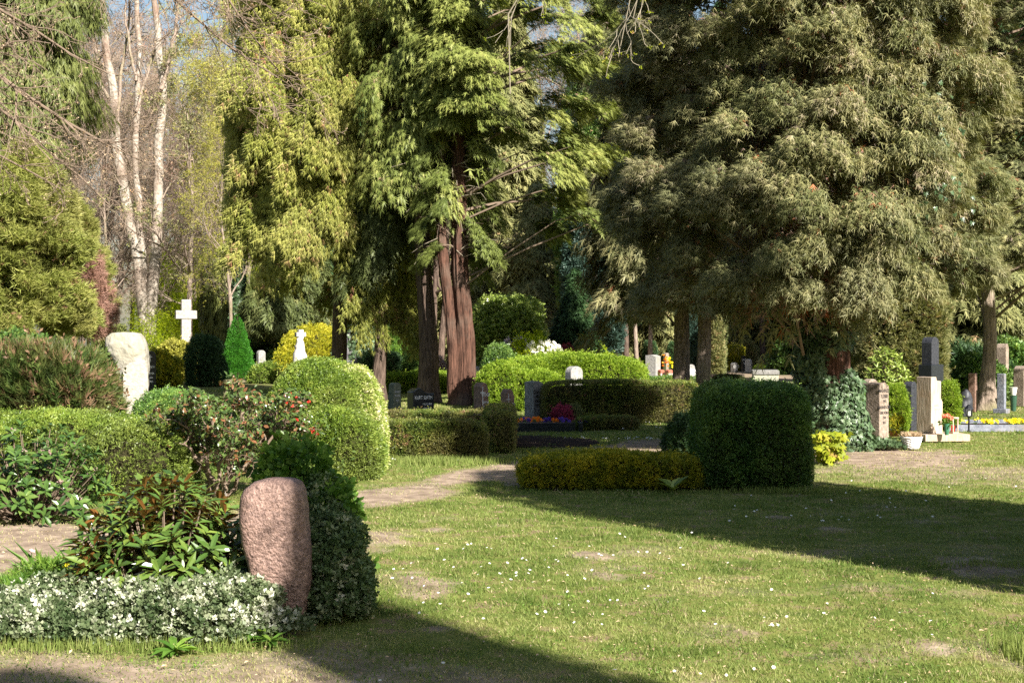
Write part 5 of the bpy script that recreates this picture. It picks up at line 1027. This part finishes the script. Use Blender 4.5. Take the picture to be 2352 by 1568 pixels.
# T4: the double reddish trunk
X4 = 33.9
r = conifer('red_cedar', 'tall cedar with a massive double reddish ridged trunk at the centre', 1052, 33.9, [([(.15, 0, 0), (.15, 0, 1.6), (.08, .05, 3.5), (.03, .1, 6), (0, .1, 11.5)], .225, .12, dict(flare=1.7, ridges=.2, sides=60, k=80)), ([(-.06, -.08, 0), (-.13, -.06, 1.2), (-.33, 0, 3.2), (-.42, .1, 5), (-.5, .2, 11)], .135, .08, dict(flare=1.35, ridges=.2, sides=50, k=70))], 'red', None)
zf4 = lambda a: np.where(np.cos(a) > .1, 4.2 + 3.2 * np.clip((-np.sin(a) - .45) / .5, 0, 1), 6.6)
R4 = lambda z, a: np.where(np.cos(a) > -.1, 1.6 + 2.1 * np.maximum(np.cos(a), 0) + .25 * np.sin(z * 1.7), 1.25) * RN(z, a, 9)
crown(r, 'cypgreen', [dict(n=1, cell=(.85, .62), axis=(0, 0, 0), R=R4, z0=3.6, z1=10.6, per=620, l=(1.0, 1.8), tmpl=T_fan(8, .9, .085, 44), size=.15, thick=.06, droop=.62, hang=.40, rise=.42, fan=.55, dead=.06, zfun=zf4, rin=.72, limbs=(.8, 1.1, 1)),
    dict(n=50, axis=(0, 0, 0), R=lambda z, a: 1.0 + 0 * z, z0=6.0, z1=10, per=100, l=(.7, 1.2), tmpl=FAN5, size=.22, droop=.7, hang=.5, rise=.2, dead=.1, rin=.4, limbs=(.8, 1.1, 1)),
    dict(n=26, axis=(0, 0, 0), R=lambda z, a: 1.15 + 0 * z, z0=3.4, z1=6.2, per=260, l=(.6, 1.0), tmpl=T_fan(8, .9, .085, 46), size=.14, droop=.7, hang=.3, rise=.2, vhi=.5, dead=0, thick=.05, fan=.5, rin=.7, limbs=(.9, .8, 1), az=lambda n: np.where(rng.random(n) < .5, .1, math.pi) + rng.normal(size=n) * .7)])  # low boughs keep to the dark tones, shade put into their leaf colour
g = Geo(); S = []                                        # dead hanging sticks and stubs on the trunk
for i in range(26):
    a = rng.random() * 6.28; z = 3.6 + 2.4 * rng.random(); s0 = np.array([-.15 + .25 * math.cos(a), -.3 * rng.random(), z]); q_ = .25 + .5 * rng.random(); S.append([s0, s0 + np.array([math.cos(a) * q_, -.25 * rng.random(), .15 * rng.normal()]), s0 + np.array([math.cos(a) * q_ * (1.2 + rng.random()), -.3, -.5 * rng.random()])])
tubes(g, np.array(S), np.repeat([[.012, .008, .004]], len(S), 0), 4); link('dead_branches', g.mesh('dead_branches', LM['twiggrey']), r)
# T3 and T2: the two shaded trunks left of it
r = conifer('red_cedar', 'straight shaded cedar trunk left of the double reddish trunk', 978, 35.0, [([(.08, 0, 0), (.04, 0, 2), (-.06, 0, 4.5), (-.1, 0, 12)], .225, .09, dict(flare=1.35, ridges=.16, sides=48, k=70))], 'dark', None)
crown(r, 'cypgreen', [dict(n=150, axis=(-.15, 0, 0), R=lambda z, a: 1.7 * RN(z, a, 12), z0=5.0, z1=10.5, per=190, l=(.6, 1.1), tmpl=FAN, size=.17, droop=.7, hang=.6, rise=.1, dead=.1, rin=.4, limbs=(.8, 1, 1), zfun=lambda a: 5.3 + .3 * np.sin(a * 2))])
r = conifer('thuja', 'slender shaded thuja trunk with drooping foliage in shade-darkened grey green', 872, 36.0, [([(-.02, 0, 0), (0, 0, 1), (.03, 0, 3), (0, 0, 10)], .165, .08, dict(flare=1.3, ridges=.14))], 'dark', None)
crown(r, 'shade', [dict(n=230, axis=(.1, 0, 0), R=lambda z, a: (1.05 - .3 * np.cos(a) * (z < 3.4)) * RN(z, a, 13), z0=2.4, z1=6.2, per=190, l=(.5, 1.0), tmpl=FAN5, size=.15, droop=.8, hang=.7, rise=.05, dead=.06, rin=.4, zfun=lambda a: 3.9 + .9 * np.cos(a))])
# T1: sunlit thuja left of centre
r = conifer('thuja', 'dense sunlit yellow green thuja dotted with brown cones left of centre', 776, 37.2, [([(0, .2, 0), (0, .1, 4), (0, 0, 11)], .2, .08)], 'dark', None)
crown(r, 'thuja', [dict(n=1, cell=(.46, .46), thick=.10, axis=(0, 0, 0), R=lambda z, a: (2.75 + .15 * np.sin(z * 1.1) - .5 * (z < 4)) * (.82 + .36 * vn3(np.stack([np.cos(a) * 2, np.sin(a) * 2, z], -1), 1.3, 15)), z0=2.0, z1=10.8, per=330, l=(.55, 1.15), tmpl=T_needles(9, .042, 45, 1.0), size=.17, droop=.8, hang=.75, rise=.15, az=front, dead=.12, zfun=lambda a: 2.9 - 1.0 * np.cos(a) + .5 * np.sin(a * 3), rin=.74, fan=.6, vhi=.97),
    ])
# leaning cracked trunk with ivy
root = tree('birch', 'thick leaning cracked birch trunk clad in ivy behind the great dome', (WX(800, 49), 49, 0)); g = Geo(); trunk_geo(g, [(-.15, 0, 0), (.05, 0, 1.2), (.42, 0, 2.6), (.9, 0, 5.5), (1.1, 0, 9)], .50, .22, flare=1.3, ridges=.2); link('trunk', g.mesh('trunk', BARK['crack'], smooth=True), root)
g = Geo(); P = np.stack([rng.normal(size=1500) * .33 + .1, -.4 - .15 * rng.random(1500), 2.4 * rng.random(1500) ** 1.5], -1); P[:, 0] += P[:, 2] * .2; place(g, T_ivy(), P, rdir(1500) + np.array([0, 0, -1]), rdir(1500) * .5 + np.array([0, -1, .2]), .13, rng.random(1500)); link('ivy_leaves', g.mesh('ivy_leaves', LM['ivy']), root)
# pale multi-stemmed tree on the left
Yb = 60; root = tree('sycamore', 'bare pale barked tree with several tall stems on the left', (WX(340, Yb), Yb, 0)); Wp = lambda px, py: (WX(px, Yb) - WX(340, Yb), 0, WZ(py, Yb))
for pts, r0, r1 in [([Wp(346, 890), Wp(330, 760), Wp(322, 640), Wp(300, 530), Wp(283, 430), Wp(268, 320), Wp(255, 180), Wp(238, 60), Wp(225, -80)], .29, .13), ([Wp(346, 880), Wp(335, 740), Wp(326, 560), Wp(314, 430), Wp(312, 300), Wp(322, 160), Wp(318, 40), Wp(318, -90)], .18, .09), ([Wp(350, 890), Wp(342, 760), Wp(352, 620), Wp(362, 480), Wp(366, 350), Wp(374, 210), Wp(366, 100), Wp(350, -20), Wp(340, -80)], .29, .10)]:
    g = Geo(); trunk_geo(g, pts, r0, r1, ridges=.05, flare=1.15, k=70); link('trunk', g.mesh('trunk', BARK['birch'], smooth=True), root)
g = Geo(); tr = []
for pts, r0 in [([Wp(374, 210), Wp(392, 130), Wp(402, 60), Wp(410, -90)], .10), ([Wp(265, 300), Wp(278, 240), Wp(272, 150), Wp(290, 60), Wp(285, -60)], .08), ([Wp(318, 260), Wp(335, 180), Wp(352, 120), Wp(362, 60)], .07), ([Wp(318, 190), Wp(300, 120), Wp(285, 40), Wp(280, -30)], .07), ([Wp(255, 230), Wp(225, 180), Wp(215, 90), Wp(205, 0)], .07), ([Wp(283, 430), Wp(262, 400), Wp(250, 395), Wp(235, 380)], .04), ([Wp(362, 480), Wp(385, 440), Wp(395, 400), Wp(400, 360)], .04)]:
    tr.append(([np.array(q) + np.array([0, (.3 * i - .3) * 1, 0]) for i, q in enumerate(pts)], r0, r0 * .4))
e = bare_tree(g, tr, [(12, (.25, .5), .9, 6), (6, (.35, .6), .8, 4), (4, (.4, .7), .8, 4)], wig=.2, bias=.15, seed=21)
link('branches', g.mesh('branches', BARK['grey']), root)
g = Geo(); E = e[:, -1]; E = E[rng.random(len(E)) < .7]; place(g, SPRIG3, E, rdir(len(E)), rdir(len(E)), .11, rng.random(len(E))); link('buds', g.mesh('buds', LM['rust']), root)

# ------------------------------------------------ prototypes for the wood behind
def proto_bare(name, label, loc, H, mat, leafm, seed, leaf=.12, spread=.9, lv=(14, 9, 5, 4), thick=.16, frac=.7, cat=None):
    root = tree(name, label, loc); g = Geo(); rr = np.random.default_rng(seed)
    tr = [([(0, 0, 0), (.2 * rr.normal(), .2, H * .35), (.4 * rr.normal(), 0, H * .7), (.5 * rr.normal(), 0, H)], thick, .03)]
    e = bare_tree(g, tr, [(lv[0], (.28, .45), spread, 7), (lv[1], (.3, .6), .75, 5), (lv[2], (.35, .65), .75, 4), (lv[3], (.4, .7), .8, 3)], (9, 6, 4, 3, 3), wig=.16, bias=.25, seed=seed, start=.18)
    link('trunk', g.mesh('trunk', mat), root)
    if leafm:
        E = e[:, -1]; E = np.repeat(E[rng.random(len(E)) < frac], 2, 0); E = E + rng.normal(size=E.shape) * .1; g = Geo(); place(g, SPRIG, E, rdir(len(E)), rdir(len(E)), leaf * (.6 + .8 * rng.random(len(E))), rng.random(len(E))); link('crown', g.mesh('crown', LM[leafm]), root)
    return root
def proto_con(name, label, loc, H, Rb, mat, bark, z0, n=420, per=70, size=.34, droop=.5, hang=.3, shape=1.0, tmpl=None, dead=.08):
    root = tree(name, label, loc); g = Geo(); trunk_geo(g, [(0, 0, 0), (.1, 0, H * .4), (0, 0, H)], .22, .05, k=24, sides=18); link('trunk', g.mesh('trunk', BARK[bark], smooth=True), root)
    crown(root, mat, [dict(n=n, axis=(0, 0, 0), R=lambda z, a: (Rb * np.clip((H - z) / (H - z0), .05, 1) ** shape) * RN(z, a, H), z0=z0, z1=H, per=per, l=(Rb * .25, Rb * .5), tmpl=tmpl or FAN5, size=size, droop=droop, hang=hang, rise=.15, dead=dead, rin=.45)]); return root
def proto_leafy(name, label, loc, H, Rb, mat, n=9000, size=.3, seed=3, bark='grey'):
    root = tree(name, label, loc); g = Geo(); rr = np.random.default_rng(seed)
    e = bare_tree(g, [([(0, 0, 0), (.1, 0, H * .4), (.3, 0, H * .95)], .16, .04)], [(12, (.25, .45), .9, 6), (6, (.3, .6), .8, 4)], (8, 5, 4), wig=.15, seed=seed, start=.2); link('trunk', g.mesh('trunk', BARK[bark]), root)
    C = rdir(60, rr) * np.array([Rb, Rb, H * .38]) * (.45 + .55 * rr.random((60, 1))) + np.array([.1, 0, H * .6]); P = C[rr.integers(0, 60, n)] + rr.normal(size=(n, 3)) * Rb * .17
    P = P[P[:, 2] > .3]; g = Geo(); place(g, SPRIG, P, rdir(len(P)), rdir(len(P)), size * (.6 + .7 * rng.random(len(P))), np.clip(.5 + .3 * rng.normal(size=len(P)), 0, 1)); link('crown', g.mesh('crown', LM[mat]), root); return root

Lc = lambda px, Y: (WX(px, Y), Y, 0)
# individually seen trees on the left
r = conifer('juniper', 'broad yellow green juniper tree with reddish dead patches at the left edge', 55, 40, [([(0, 0, 0), (0, 0, 6)], .16, .05)], 'dark', None)
crown(r, 'juniper', [dict(n=330, axis=(0, 0, 0), R=lambda z, a: (2.0 - .13 * (z - 3) ** 2 * (z > 3)) * RN(z, a, 25), z0=1.6, z1=6.8, per=130, l=(.6, 1.1), tmpl=T_needles(9, .06, 51), size=.22, droop=.2, hang=0, rise=.5, dead=.1, rin=.45)])
r = conifer('juniper', 'second yellow green juniper merging into the wood at the left', 165, 47, [([(0, 0, 0), (0, 0, 6)], .16, .05)], 'dark', None)
crown(r, 'juniper', [dict(n=230, axis=(0, 0, 0), R=lambda z, a: (1.3 - .13 * (z - 3) ** 2 * (z > 3)) * RN(z, a, 26), z0=2.2, z1=5.8, per=110, l=(.5, .9), tmpl=T_needles(9, .06, 52), size=.24, droop=.2, hang=0, rise=.5, dead=.15, rin=.45)])
r = conifer('dead_conifer', 'small rust brown dead conifer beside the juniper', 203, 42, [([(0, 0, 0), (0, 0, 3.4)], .06, .02)], 'birch', None)
crown(r, 'rust', [dict(n=120, axis=(0, 0, 0), R=lambda z, a: (.75 - .12 * (z - 2) ** 2) * RN(z, a, 27), z0=1.65, z1=3.7, per=60, l=(.3, .6), tmpl=T_needles(8, .035, 53), size=.2, droop=.1, hang=.0, rise=.4, dead=0, rin=.35, vhi=1)])
r = conifer('norway_spruce', 'tall spruce with hanging green shoots in the top left corner', 20, 50, [([(0, 0, 0), (0, 0, 16)], .25, .1)], 'dark', None)
crown(r, 'spruce', [dict(n=260, axis=(0, 0, 0), R=lambda z, a: 3.1 * RN(z, a, 28), z0=7.0, z1=16, per=170, l=(1.2, 2.0), tmpl=FANHANG, size=.32, droop=.45, hang=1.3, rise=.1, dead=.08, rin=.4, limbs=(.8, 1.4, 1), zfun=lambda a: 7.3 + 1.2 * np.abs(np.cos(a)))])
r = conifer('weeping_cypress', 'weeping cypress with curtains of light green shoots behind the tall cross', 508, 62, [([(0, 0, 0), (.3, 0, 2.5), (.2, 0, 5.4)], .14, .04)], 'dark', None)
crown(r, 'spruce', [dict(n=150, axis=lambda z: np.stack([.25 + 0 * z, 0 * z, z * 0], -1), R=lambda z, a: 1.35 * RN(z, a, 29), z0=1.0, z1=4.7, per=110, l=(.5, 1.0), tmpl=FANHANG, size=.30, droop=.6, hang=1.6, rise=.1, dead=.02, rin=.35)])
r = conifer('ivy_clad_tree', 'dark ivy clad trunk rising behind the weeping cypress', 545, 58, [([(0, 0, 0), (0, 0, 6.5), (.1, 0, 9)], .17, .1)], 'dark', None)
g = Geo(); n = 3500; a_ = rng.random(n) * 6.28; P = np.stack([.28 * np.cos(a_), .28 * np.sin(a_), 5.6 * rng.random(n)], -1); place(g, T_ivy(), P, rdir(n) + np.array([0, 0, -1]), P * np.array([3, 3, 0]) + rdir(n) * .4, .17, rng.random(n) * .5); link('ivy_leaves', g.mesh('ivy_leaves', LM['ivy']), r)
proto_con('pine', 'dark brown green conifer filling the gap left of the cracked trunk', Lc(672, 57), 7.0, 1.9, 'shade', 'dark', 2.0, n=230, per=90, size=.28, droop=.5, hang=.3, shape=.5, dead=.3)
proto_con('cypress', 'short olive conifer with layered tips behind the pale green shrub', Lc(1235, 62), 8.2, 2.6, 'olive', 'dark', .6, n=380, per=80, size=.3, shape=.55)
hedge('columnar_cypress', 'tall dark blue green cypress column in the middle', 'tree', [prim((WX(1372, 55), 56, 4.3), (.98, 1.0, 2.75), 3.0), prim((WX(1395, 55), 56, 2.4), (.65, .8, 1.6), 2.4)], 'blue', n=17000, size=.22, depth=.3, lump=.35, lf=.9, up=1.5, out=.12, inset=.4, jit=.6)
hedge('columnar_cypress', 'tall pointed green cypress reaching into the gap of sky', 'tree', [prim((WX(1352, 57), 58.5, 8.6), (.85, .9, 4.2), 2.4), prim((WX(1345, 57), 58.5, 5.5), (.95, .9, 4.2), 2.6)], 'boxdark', n=14000, size=.24, depth=.3, lump=.3, lf=1, up=1.5, out=.12, inset=.4, jit=.6)
proto_con('spruce', 'dense dark green spruce bush between the pale shrub and the blue column', Lc(1322, 48), 3.6, 1.15, 'darkcon', 'dark', .1, n=260, per=110, size=.2, shape=.75, droop=.3, hang=.1)
for i, (px, Y, r0, lb) in enumerate([(1392, 56, .16, 'stout bare trunk under the blue green column'), (1415, 57, .11, 'slim trunk right of the stout one under the blue column'), (1465, 60, .10, 'thin pale trunk behind the bright hedge'), (1491, 57, .10, 'thinnest pale trunk left of the dark clipped yew'), (1440, 64, .14, 'dim trunk among the thin pale ones'), (1520, 74, .17, 'far trunk left of the twin trunks'), (1557, 72, .3, 'thick grey trunk half hidden by the twin trunks'),
                                    (1754, 70, .15, 'dark straight trunk above the far terracotta stone'), (1006, 58, .16, 'reddish thin trunk left of the double trunk'), (992, 62, .14, 'thin shaded trunk between two cedar trunks'), (968 - 15, 60, .16, 'thin trunk beside the far pale pillar'), (433, 60, .15, 'pale trunk right behind the tall white cross'), (880, 70, .12, 'thin dark trunk above the bench')]):
    rr = proto_bare('tree', lb, Lc(px, Y), 11, BARK['grey' if i in (2, 3, 6, 11) else 'dark'], 'olive' if i % 2 else 'shade', 60 + i, leaf=.22, lv=(12, 6, 4, 2), thick=r0, frac=.9)

# the wood: prototypes and copies
spots = {'bare': [], 'con': [], 'spring': [], 'bud': []}
pA = proto_bare('bare_tree', 'bare brownish tree behind the left edge of the junipers', Lc(-40, 66), 17, BARK['grey'], 'budbrown', 101, leaf=.09, thick=.16, lv=(22, 13, 7, 4), frac=.9)
pB = proto_bare('bare_tree', 'budding tree with pale twigs behind the weeping cypress', Lc(560, 62), 15, BARK['grey'], 'budding', 102, leaf=.15, thick=.13, lv=(18, 12, 6, 4), frac=.7)
pC = proto_con('dark_conifer', 'dark conifer closing the view behind the thuja', Lc(760, 72), 21, 3.6, 'darkcon', 'dark', .5, n=620, per=70, size=.5, shape=.7)
pD = proto_leafy('maple', 'maple in bright spring leaf behind the weeping cypress', Lc(505, 74), 6.5, 2.6, 'spring', n=5200, size=.26)
pE = proto_con('cypress', 'grey green conifer closing the view right of the double trunk', Lc(1165, 74), 20, 3.6, 'olive', 'dark', .6, n=620, per=70, size=.5, shape=.6)
def many(proto, rows, group):
    proto['group'] = group
    for px, Y, rz, s, lb in rows: copy_thing(proto, Lc(px, Y), rz, lb, s, group=group)
many(pA, [(60, 78, 1, 1.0, 'bare brownish tree rising over the junipers'), (130, 62, 2, .9, 'bare twiggy tree behind the rust brown dead conifer'), (215, 72, 3, 1.05, 'bare tree filling the space left of the pale stems'), (300, 84, 4, .95, 'far bare tree between the pale stems'), (250, 60, 5.5, .62, 'small bare tree left of the pale stems'), (400, 78, 5, .85, 'bare tree right of the pale stems'), (455, 66, .5, .62, 'lower bare tree behind the tall white cross'), (160, 95, .9, 1.15, 'farthest bare tree at the left'), (520, 92, 2.5, 1.1, 'farthest bare tree left of the thuja'), (1330, 84, 2.2, 1.2, 'bare tree showing in the gap of sky at the top centre'), (2330, 62, 1.2, .8, 'bare tree behind the right edge'), (1240, 90, 4.4, 1.15, 'bare tree glimpsed through the cedar crown'), (350, 66, 1.9, .55, 'short twiggy tree behind the pale stems'), (20, 70, 2.2, .9, 'bare tree behind the juniper top'), (100, 85, 5.1, 1.1, 'tall bare tree over the far junipers'), (440, 90, 3.3, 1.1, 'far bare tree over the tall white cross'), (270, 66, 2.9, .8, 'middling bare tree behind the leftmost pale stem'), (190, 80, 1.1, 1.1, 'tall bare tree left of the pale stems'), (330, 74, 4.1, .9, 'bare tree straight behind the pale stems')], 'bare trees of the wood')
many(pB, [(480, 80, 1, 1.15, 'tall budding tree with pale twigs above the maple'), (590, 70, 2, 1.1, 'budding tree touching the left side of the thuja'), (420, 94, 3, 1.2, 'far budding tree right of the pale stems'), (530, 56, 4, .62, 'low tree of tangled grey twigs left of the thuja'), (640, 84, 5, 1.2, 'budding tree behind the top of the thuja'), (20, 90, 1.7, 1.1, 'budding tree at the far left'), (1420, 92, .4, 1.3, 'budding tree above the gap at the top centre')], 'budding trees of the wood')
many(pC, [(650, 80, 1, .95, 'dark conifer behind the left part of the thuja'), (880, 82, 2, 1, 'dark conifer behind the slender thuja trunk'), (985, 88, 3, 1.1, 'dark conifer between the cedar trunks'), (1090, 84, 4, 1.0, 'dark conifer behind the double trunk'), (1470, 82, 5, 1.0, 'dark conifer behind the thin pale trunks'), (1560, 90, .5, 1.1, 'dark conifer behind the twin trunks'), (1650, 84, 1.5, 1.0, 'dark conifer behind the slim cypresses'), (1780, 86, 2.5, 1.05, 'dark conifer above the terracotta stone'), (1880, 76, 3.5, .9, 'dark conifer behind the ivy skirt'), (1990, 70, 4.5, .9, 'dark conifer behind the yew column'), (2110, 62, 5.5, .8, 'dark conifer above the black monument'), (2210, 66, .8, .85, 'dark conifer behind the clearing'), (2300, 58, 1.8, .8, 'dark conifer at the right edge'), (2400, 52, 2.8, .8, 'dark conifer just beyond the right edge'), (-90, 60, 3.8, .8, 'dark conifer beyond the left edge'), (1385, 76, .2, .95, 'dark conifer behind the blue column')], 'dark conifers of the wood')
many(pD, [(400, 82, 1, 1.0, 'spring green maple behind the tall white cross'), (575, 78, 2, .85, 'spring green maple between the ivy clad trunk and the thuja'), (470, 64, 3, .5, 'young spring green tree beside the tall white cross'), (1725, 78, 4, .8, 'fresh green tree lit behind the golden topiary'), (2340, 50, 5, .6, 'fresh green tree at the right edge'), (2190, 52, .3, .55, 'fresh green tree beside the yew column'), (880, 80, 1.3, .7, 'fresh green tree glowing behind the cracked trunk'), (360, 60, 2.2, .42, 'low fresh green bush tree right of the pale stems'), (440, 72, 3.2, .95, 'spring green tree above the tall white cross'), (545, 66, .9, .75, 'spring green tree beside the ivy clad trunk'), (610, 74, 5.2, .8, 'spring green tree glowing at the left side of the thuja')], 'fresh green trees')
many(pE, [(1075, 66, 1, .75, 'olive conifer behind the right side of the double trunk'), (940, 70, 2, .8, 'olive conifer glimpsed between two cedar trunks'), (1830, 82, 3, .8, 'olive conifer left of the ivy skirt'), (1550, 68, 4, .7, 'olive conifer behind the slender brown stone'), (2260, 46, 5, .55, 'olive conifer behind the mossy trunk'), (1735, 76, 2.2, .6, 'olive drooping conifer above the golden topiary')], 'olive conifers')

# ------------------------------------------------ near overhanging branches and the trees beside the lawn that cast its shadows
def near_branches():
    Y = 13.0; W2 = lambda px, py, dy=0: np.array([WX(px, Y + dy), Y + dy, WZ(py, Y + dy)])
    root = tree('beech', 'bare tree outside the left edge whose long twiggy branches reach into the top left', (-8.2, 13.5, 0)); o0 = np.array([-8.2, 13.5, 0])
    g = Geo(); trunk_geo(g, [(0, 0, 0), (.1, 0, 3), (.2, 0, 8)], .3, .14, k=30, sides=24); link('trunk', g.mesh('trunk', BARK['dark'], smooth=True), root)
    g = Geo(); tr = []
    for pts, r0 in [([(.1, 0, 5.2), W2(-200, 60) - o0, W2(0, 165) - o0, W2(81, 238) - o0, W2(161, 292) - o0, W2(242, 345) - o0, W2(330, 372) - o0], .05), ([(.1, 0, 5.6), W2(-150, -60) - o0, W2(40, 32) - o0, W2(100, 85) - o0, W2(165, 135) - o0, W2(250, 170) - o0], .04),
                    ([(.1, 0, 4.2), W2(-150, 300) - o0, W2(0, 345) - o0, W2(70, 395) - o0, W2(150, 440) - o0], .03), ([(.15, 0, 7), W2(0, -260) - o0, W2(300, -150) - o0, W2(390, 0) - o0, W2(455, 85) - o0, W2(560, 130) - o0, W2(640, 180) - o0], .045),
                    ([(.15, 0, 7.2), W2(200, -300) - o0, W2(430, -180) - o0, W2(505, 0) - o0, W2(560, 100) - o0, W2(640, 165) - o0], .035), ([(.1, 0, 5.0), W2(-200, 120) - o0, W2(0, 240) - o0, W2(90, 330) - o0, W2(180, 400) - o0, W2(250, 470) - o0], .035)]:
        tr.append((pts, r0, .006))
    e = bare_tree(g, tr, [(26, (.12, .26), .55, 6), (6, (.3, .6), .6, 5), (3, (.4, .7), .6, 4)], (7, 5, 4, 3), wig=.14, bias=-.02, seed=33, start=.35); link('branches', g.mesh('branches', LM['twig']), root)
    E = e[:, -1]; g = Geo(); E = E[rng.random(len(E)) < .5]; place(g, SPRIG3, E, rdir(len(E)), rdir(len(E)), .035, rng.random(len(E))); link('buds', g.mesh('buds', LM['straw']), root)
    root = tree('maple', 'bare budding tree right of the lawn, its crown shading the path', (8.6, 8.2, 0)); o0 = np.array([8.6, 8.2, 0])
    g = Geo(); trunk_geo(g, [(-.9, -.6, 0), (-.6, -.4, 5), (0, 0, 11)], .2, .1, k=30, sides=24); link('trunk', g.mesh('trunk', BARK['dark'], smooth=True), root)
    Y = 14.0; g = Geo(); tr = [([(-.5, -.3, 6), W2(1900, -220) - o0, W2(1600, -150) - o0, W2(1330, -60) - o0, W2(1394, 22) - o0, W2(1454, 44) - o0], .04, .005), ([(-.5, -.3, 6.5), W2(1700, -260) - o0, W2(1200, -160) - o0, W2(1076, 0) - o0, W2(1092, 52) - o0, W2(1132, 109) - o0, W2(1144, 177) - o0, W2(1172, 217) - o0], .04, .006), ([(-.5, -.3, 6.2), W2(1800, -180) - o0, W2(1400, -100) - o0, W2(1345, 0) - o0, W2(1373, 120) - o0, W2(1420, 132) - o0], .03, .004)]
    e = bare_tree(g, tr, [(9, (.06, .14), .6, 5), (4, (.3, .6), .6, 4)], (6, 4, 3), wig=.14, bias=-.05, seed=35, start=.5, rs=.7); link('branches', g.mesh('branches', LM['twiggrey']), root)
    E = np.repeat(e[:, -1], 2, 0); g = Geo(); place(g, SPRIG3, E, rdir(len(E)), rdir(len(E)), .05, rng.random(len(E))); link('foliage', g.mesh('foliage', LM['lime']), root)
    g = Geo(); n = 2600; P, Nn = surf_pts([prim((0, 0, 10.4), (1.2, 1.2, 1.0), 2)], n, .5, .3, 1, out=.1); place(g, SPRIG, P, rdir(len(P)), Nn, .5, rng.random(len(P))); core_mesh(g, [prim((0, 0, 10.4), (1.1, 1.1, .9), 2)], .35); link('crown', g.mesh('crown', [LM['fresh'], CORE]), root)
near_branches()
hedge('columnar_yew', 'tall clipped yew column right of the lawn outside the view, shading the box block', 'tree', [prim((6.55, 8.3, 2.6), (1.62, 1.6, 4.3), 6)], 'yew', n=9000, size=.2, depth=.12, lump=.08, lf=1.0, inset=.08)
hedge('columnar_yew', 'slim clipped yew column behind the viewer, shading the red stone', 'tree', [prim((5.0, -.1, 4.1), (.37, .37, 5.3), 5), prim((4.82, -.23, 3.3), (.49, .49, 4.0), 4)], 'yew', n=9000, size=.09, depth=.06, lump=.04, inset=.03)

# the rest of the wood around the lawn, behind the viewer and to both sides
for X_, Y_, s_, rz_ in [(-13, 14, .62, 1), (-12, 4, .6, 2), (-14, -5, .7, 3), (-10, -13, .75, 4), (-18, 22, .7, 5), (-3, -22, .8, .5), (-17, -18, .9, 1.4), (8, -36, .8, 2.2), (17, -38, .85, 3.3), (27, -36, .85, 4.1), (36, -28, .8, 5.2), (25, -4, .42, .9), (29, 6, .45, 1.9), (24, 16, .42, 2.7), (43, -16, .8, .7), (-24, 6, .8, 3.9), (0, -40, 1, 4.4)]:
    o = copy_thing(pC, (X_, Y_, 0), rz_, 'conifer of the wood behind the viewer, outside the view', s_, group='conifers behind the viewer')

copy_thing(pC, (6.3, -5.4, 0), 2.0, 'lower conifer close behind the viewer whose tip shades the bottom left soil, outside the view', .5, group='conifers behind the viewer')
# ================================================================== camera, light, sky
cam = bpy.data.cameras.new('camera'); co = bpy.data.objects.new('camera', cam); COL.objects.link(co)
cam.sensor_width = 36; cam.lens = 36 * F / 2352; cam.clip_start = .1; cam.clip_end = 2000
co.location = (0, 0, CH); co.rotation_euler = (math.pi / 2 - math.atan((784 - HY) / F), 0, 0); sc.camera = co
w = bpy.data.worlds.new('World'); sc.world = w; w.use_nodes = True; nt = w.node_tree; nt.nodes.clear()
sky = nt.nodes.new('ShaderNodeTexSky'); sky.sky_type = 'NISHITA'; sky.sun_disc = False; sky.sun_elevation = SUN_EL; sky.sun_rotation = math.atan2(SUN_AZ[0], SUN_AZ[1])
sky.air_density = 1.2; sky.dust_density = 1.5; sky.ozone_density = 1.0
bg = nt.nodes.new('ShaderNodeBackground'); bg.inputs[1].default_value = .05
out = nt.nodes.new('ShaderNodeOutputWorld'); nt.links.new(sky.outputs[0], bg.inputs[0]); nt.links.new(bg.outputs[0], out.inputs[0])
sl = bpy.data.lights.new('sun', 'SUN'); sl.energy = 5.0; sl.angle = math.radians(.45); sl.color = (1.0, .94, .85); so = bpy.data.objects.new('sun', sl); COL.objects.link(so)
d = Vector((SUN_AZ[0] * math.cos(SUN_EL), SUN_AZ[1] * math.cos(SUN_EL), math.sin(SUN_EL))); so.location = d * 60; so.rotation_euler = (-d).to_track_quat('-Z', 'Y').to_euler()
sc.view_settings.view_transform = 'Standard'; sc.view_settings.look = 'None'; sc.view_settings.exposure = EXPO; sc.view_settings.gamma = 1
sc.cycles.use_denoising = False; sc.cycles.max_bounces = 6; sc.cycles.diffuse_bounces = 3; sc.cycles.glossy_bounces = 2; sc.cycles.transmission_bounces = 3; sc.cycles.transparent_max_bounces = 4
print('script time', round(time.time() - T0, 1), 'objects', len(bpy.data.objects), 'tris', sum(len(m.polygons) for m in bpy.data.meshes))
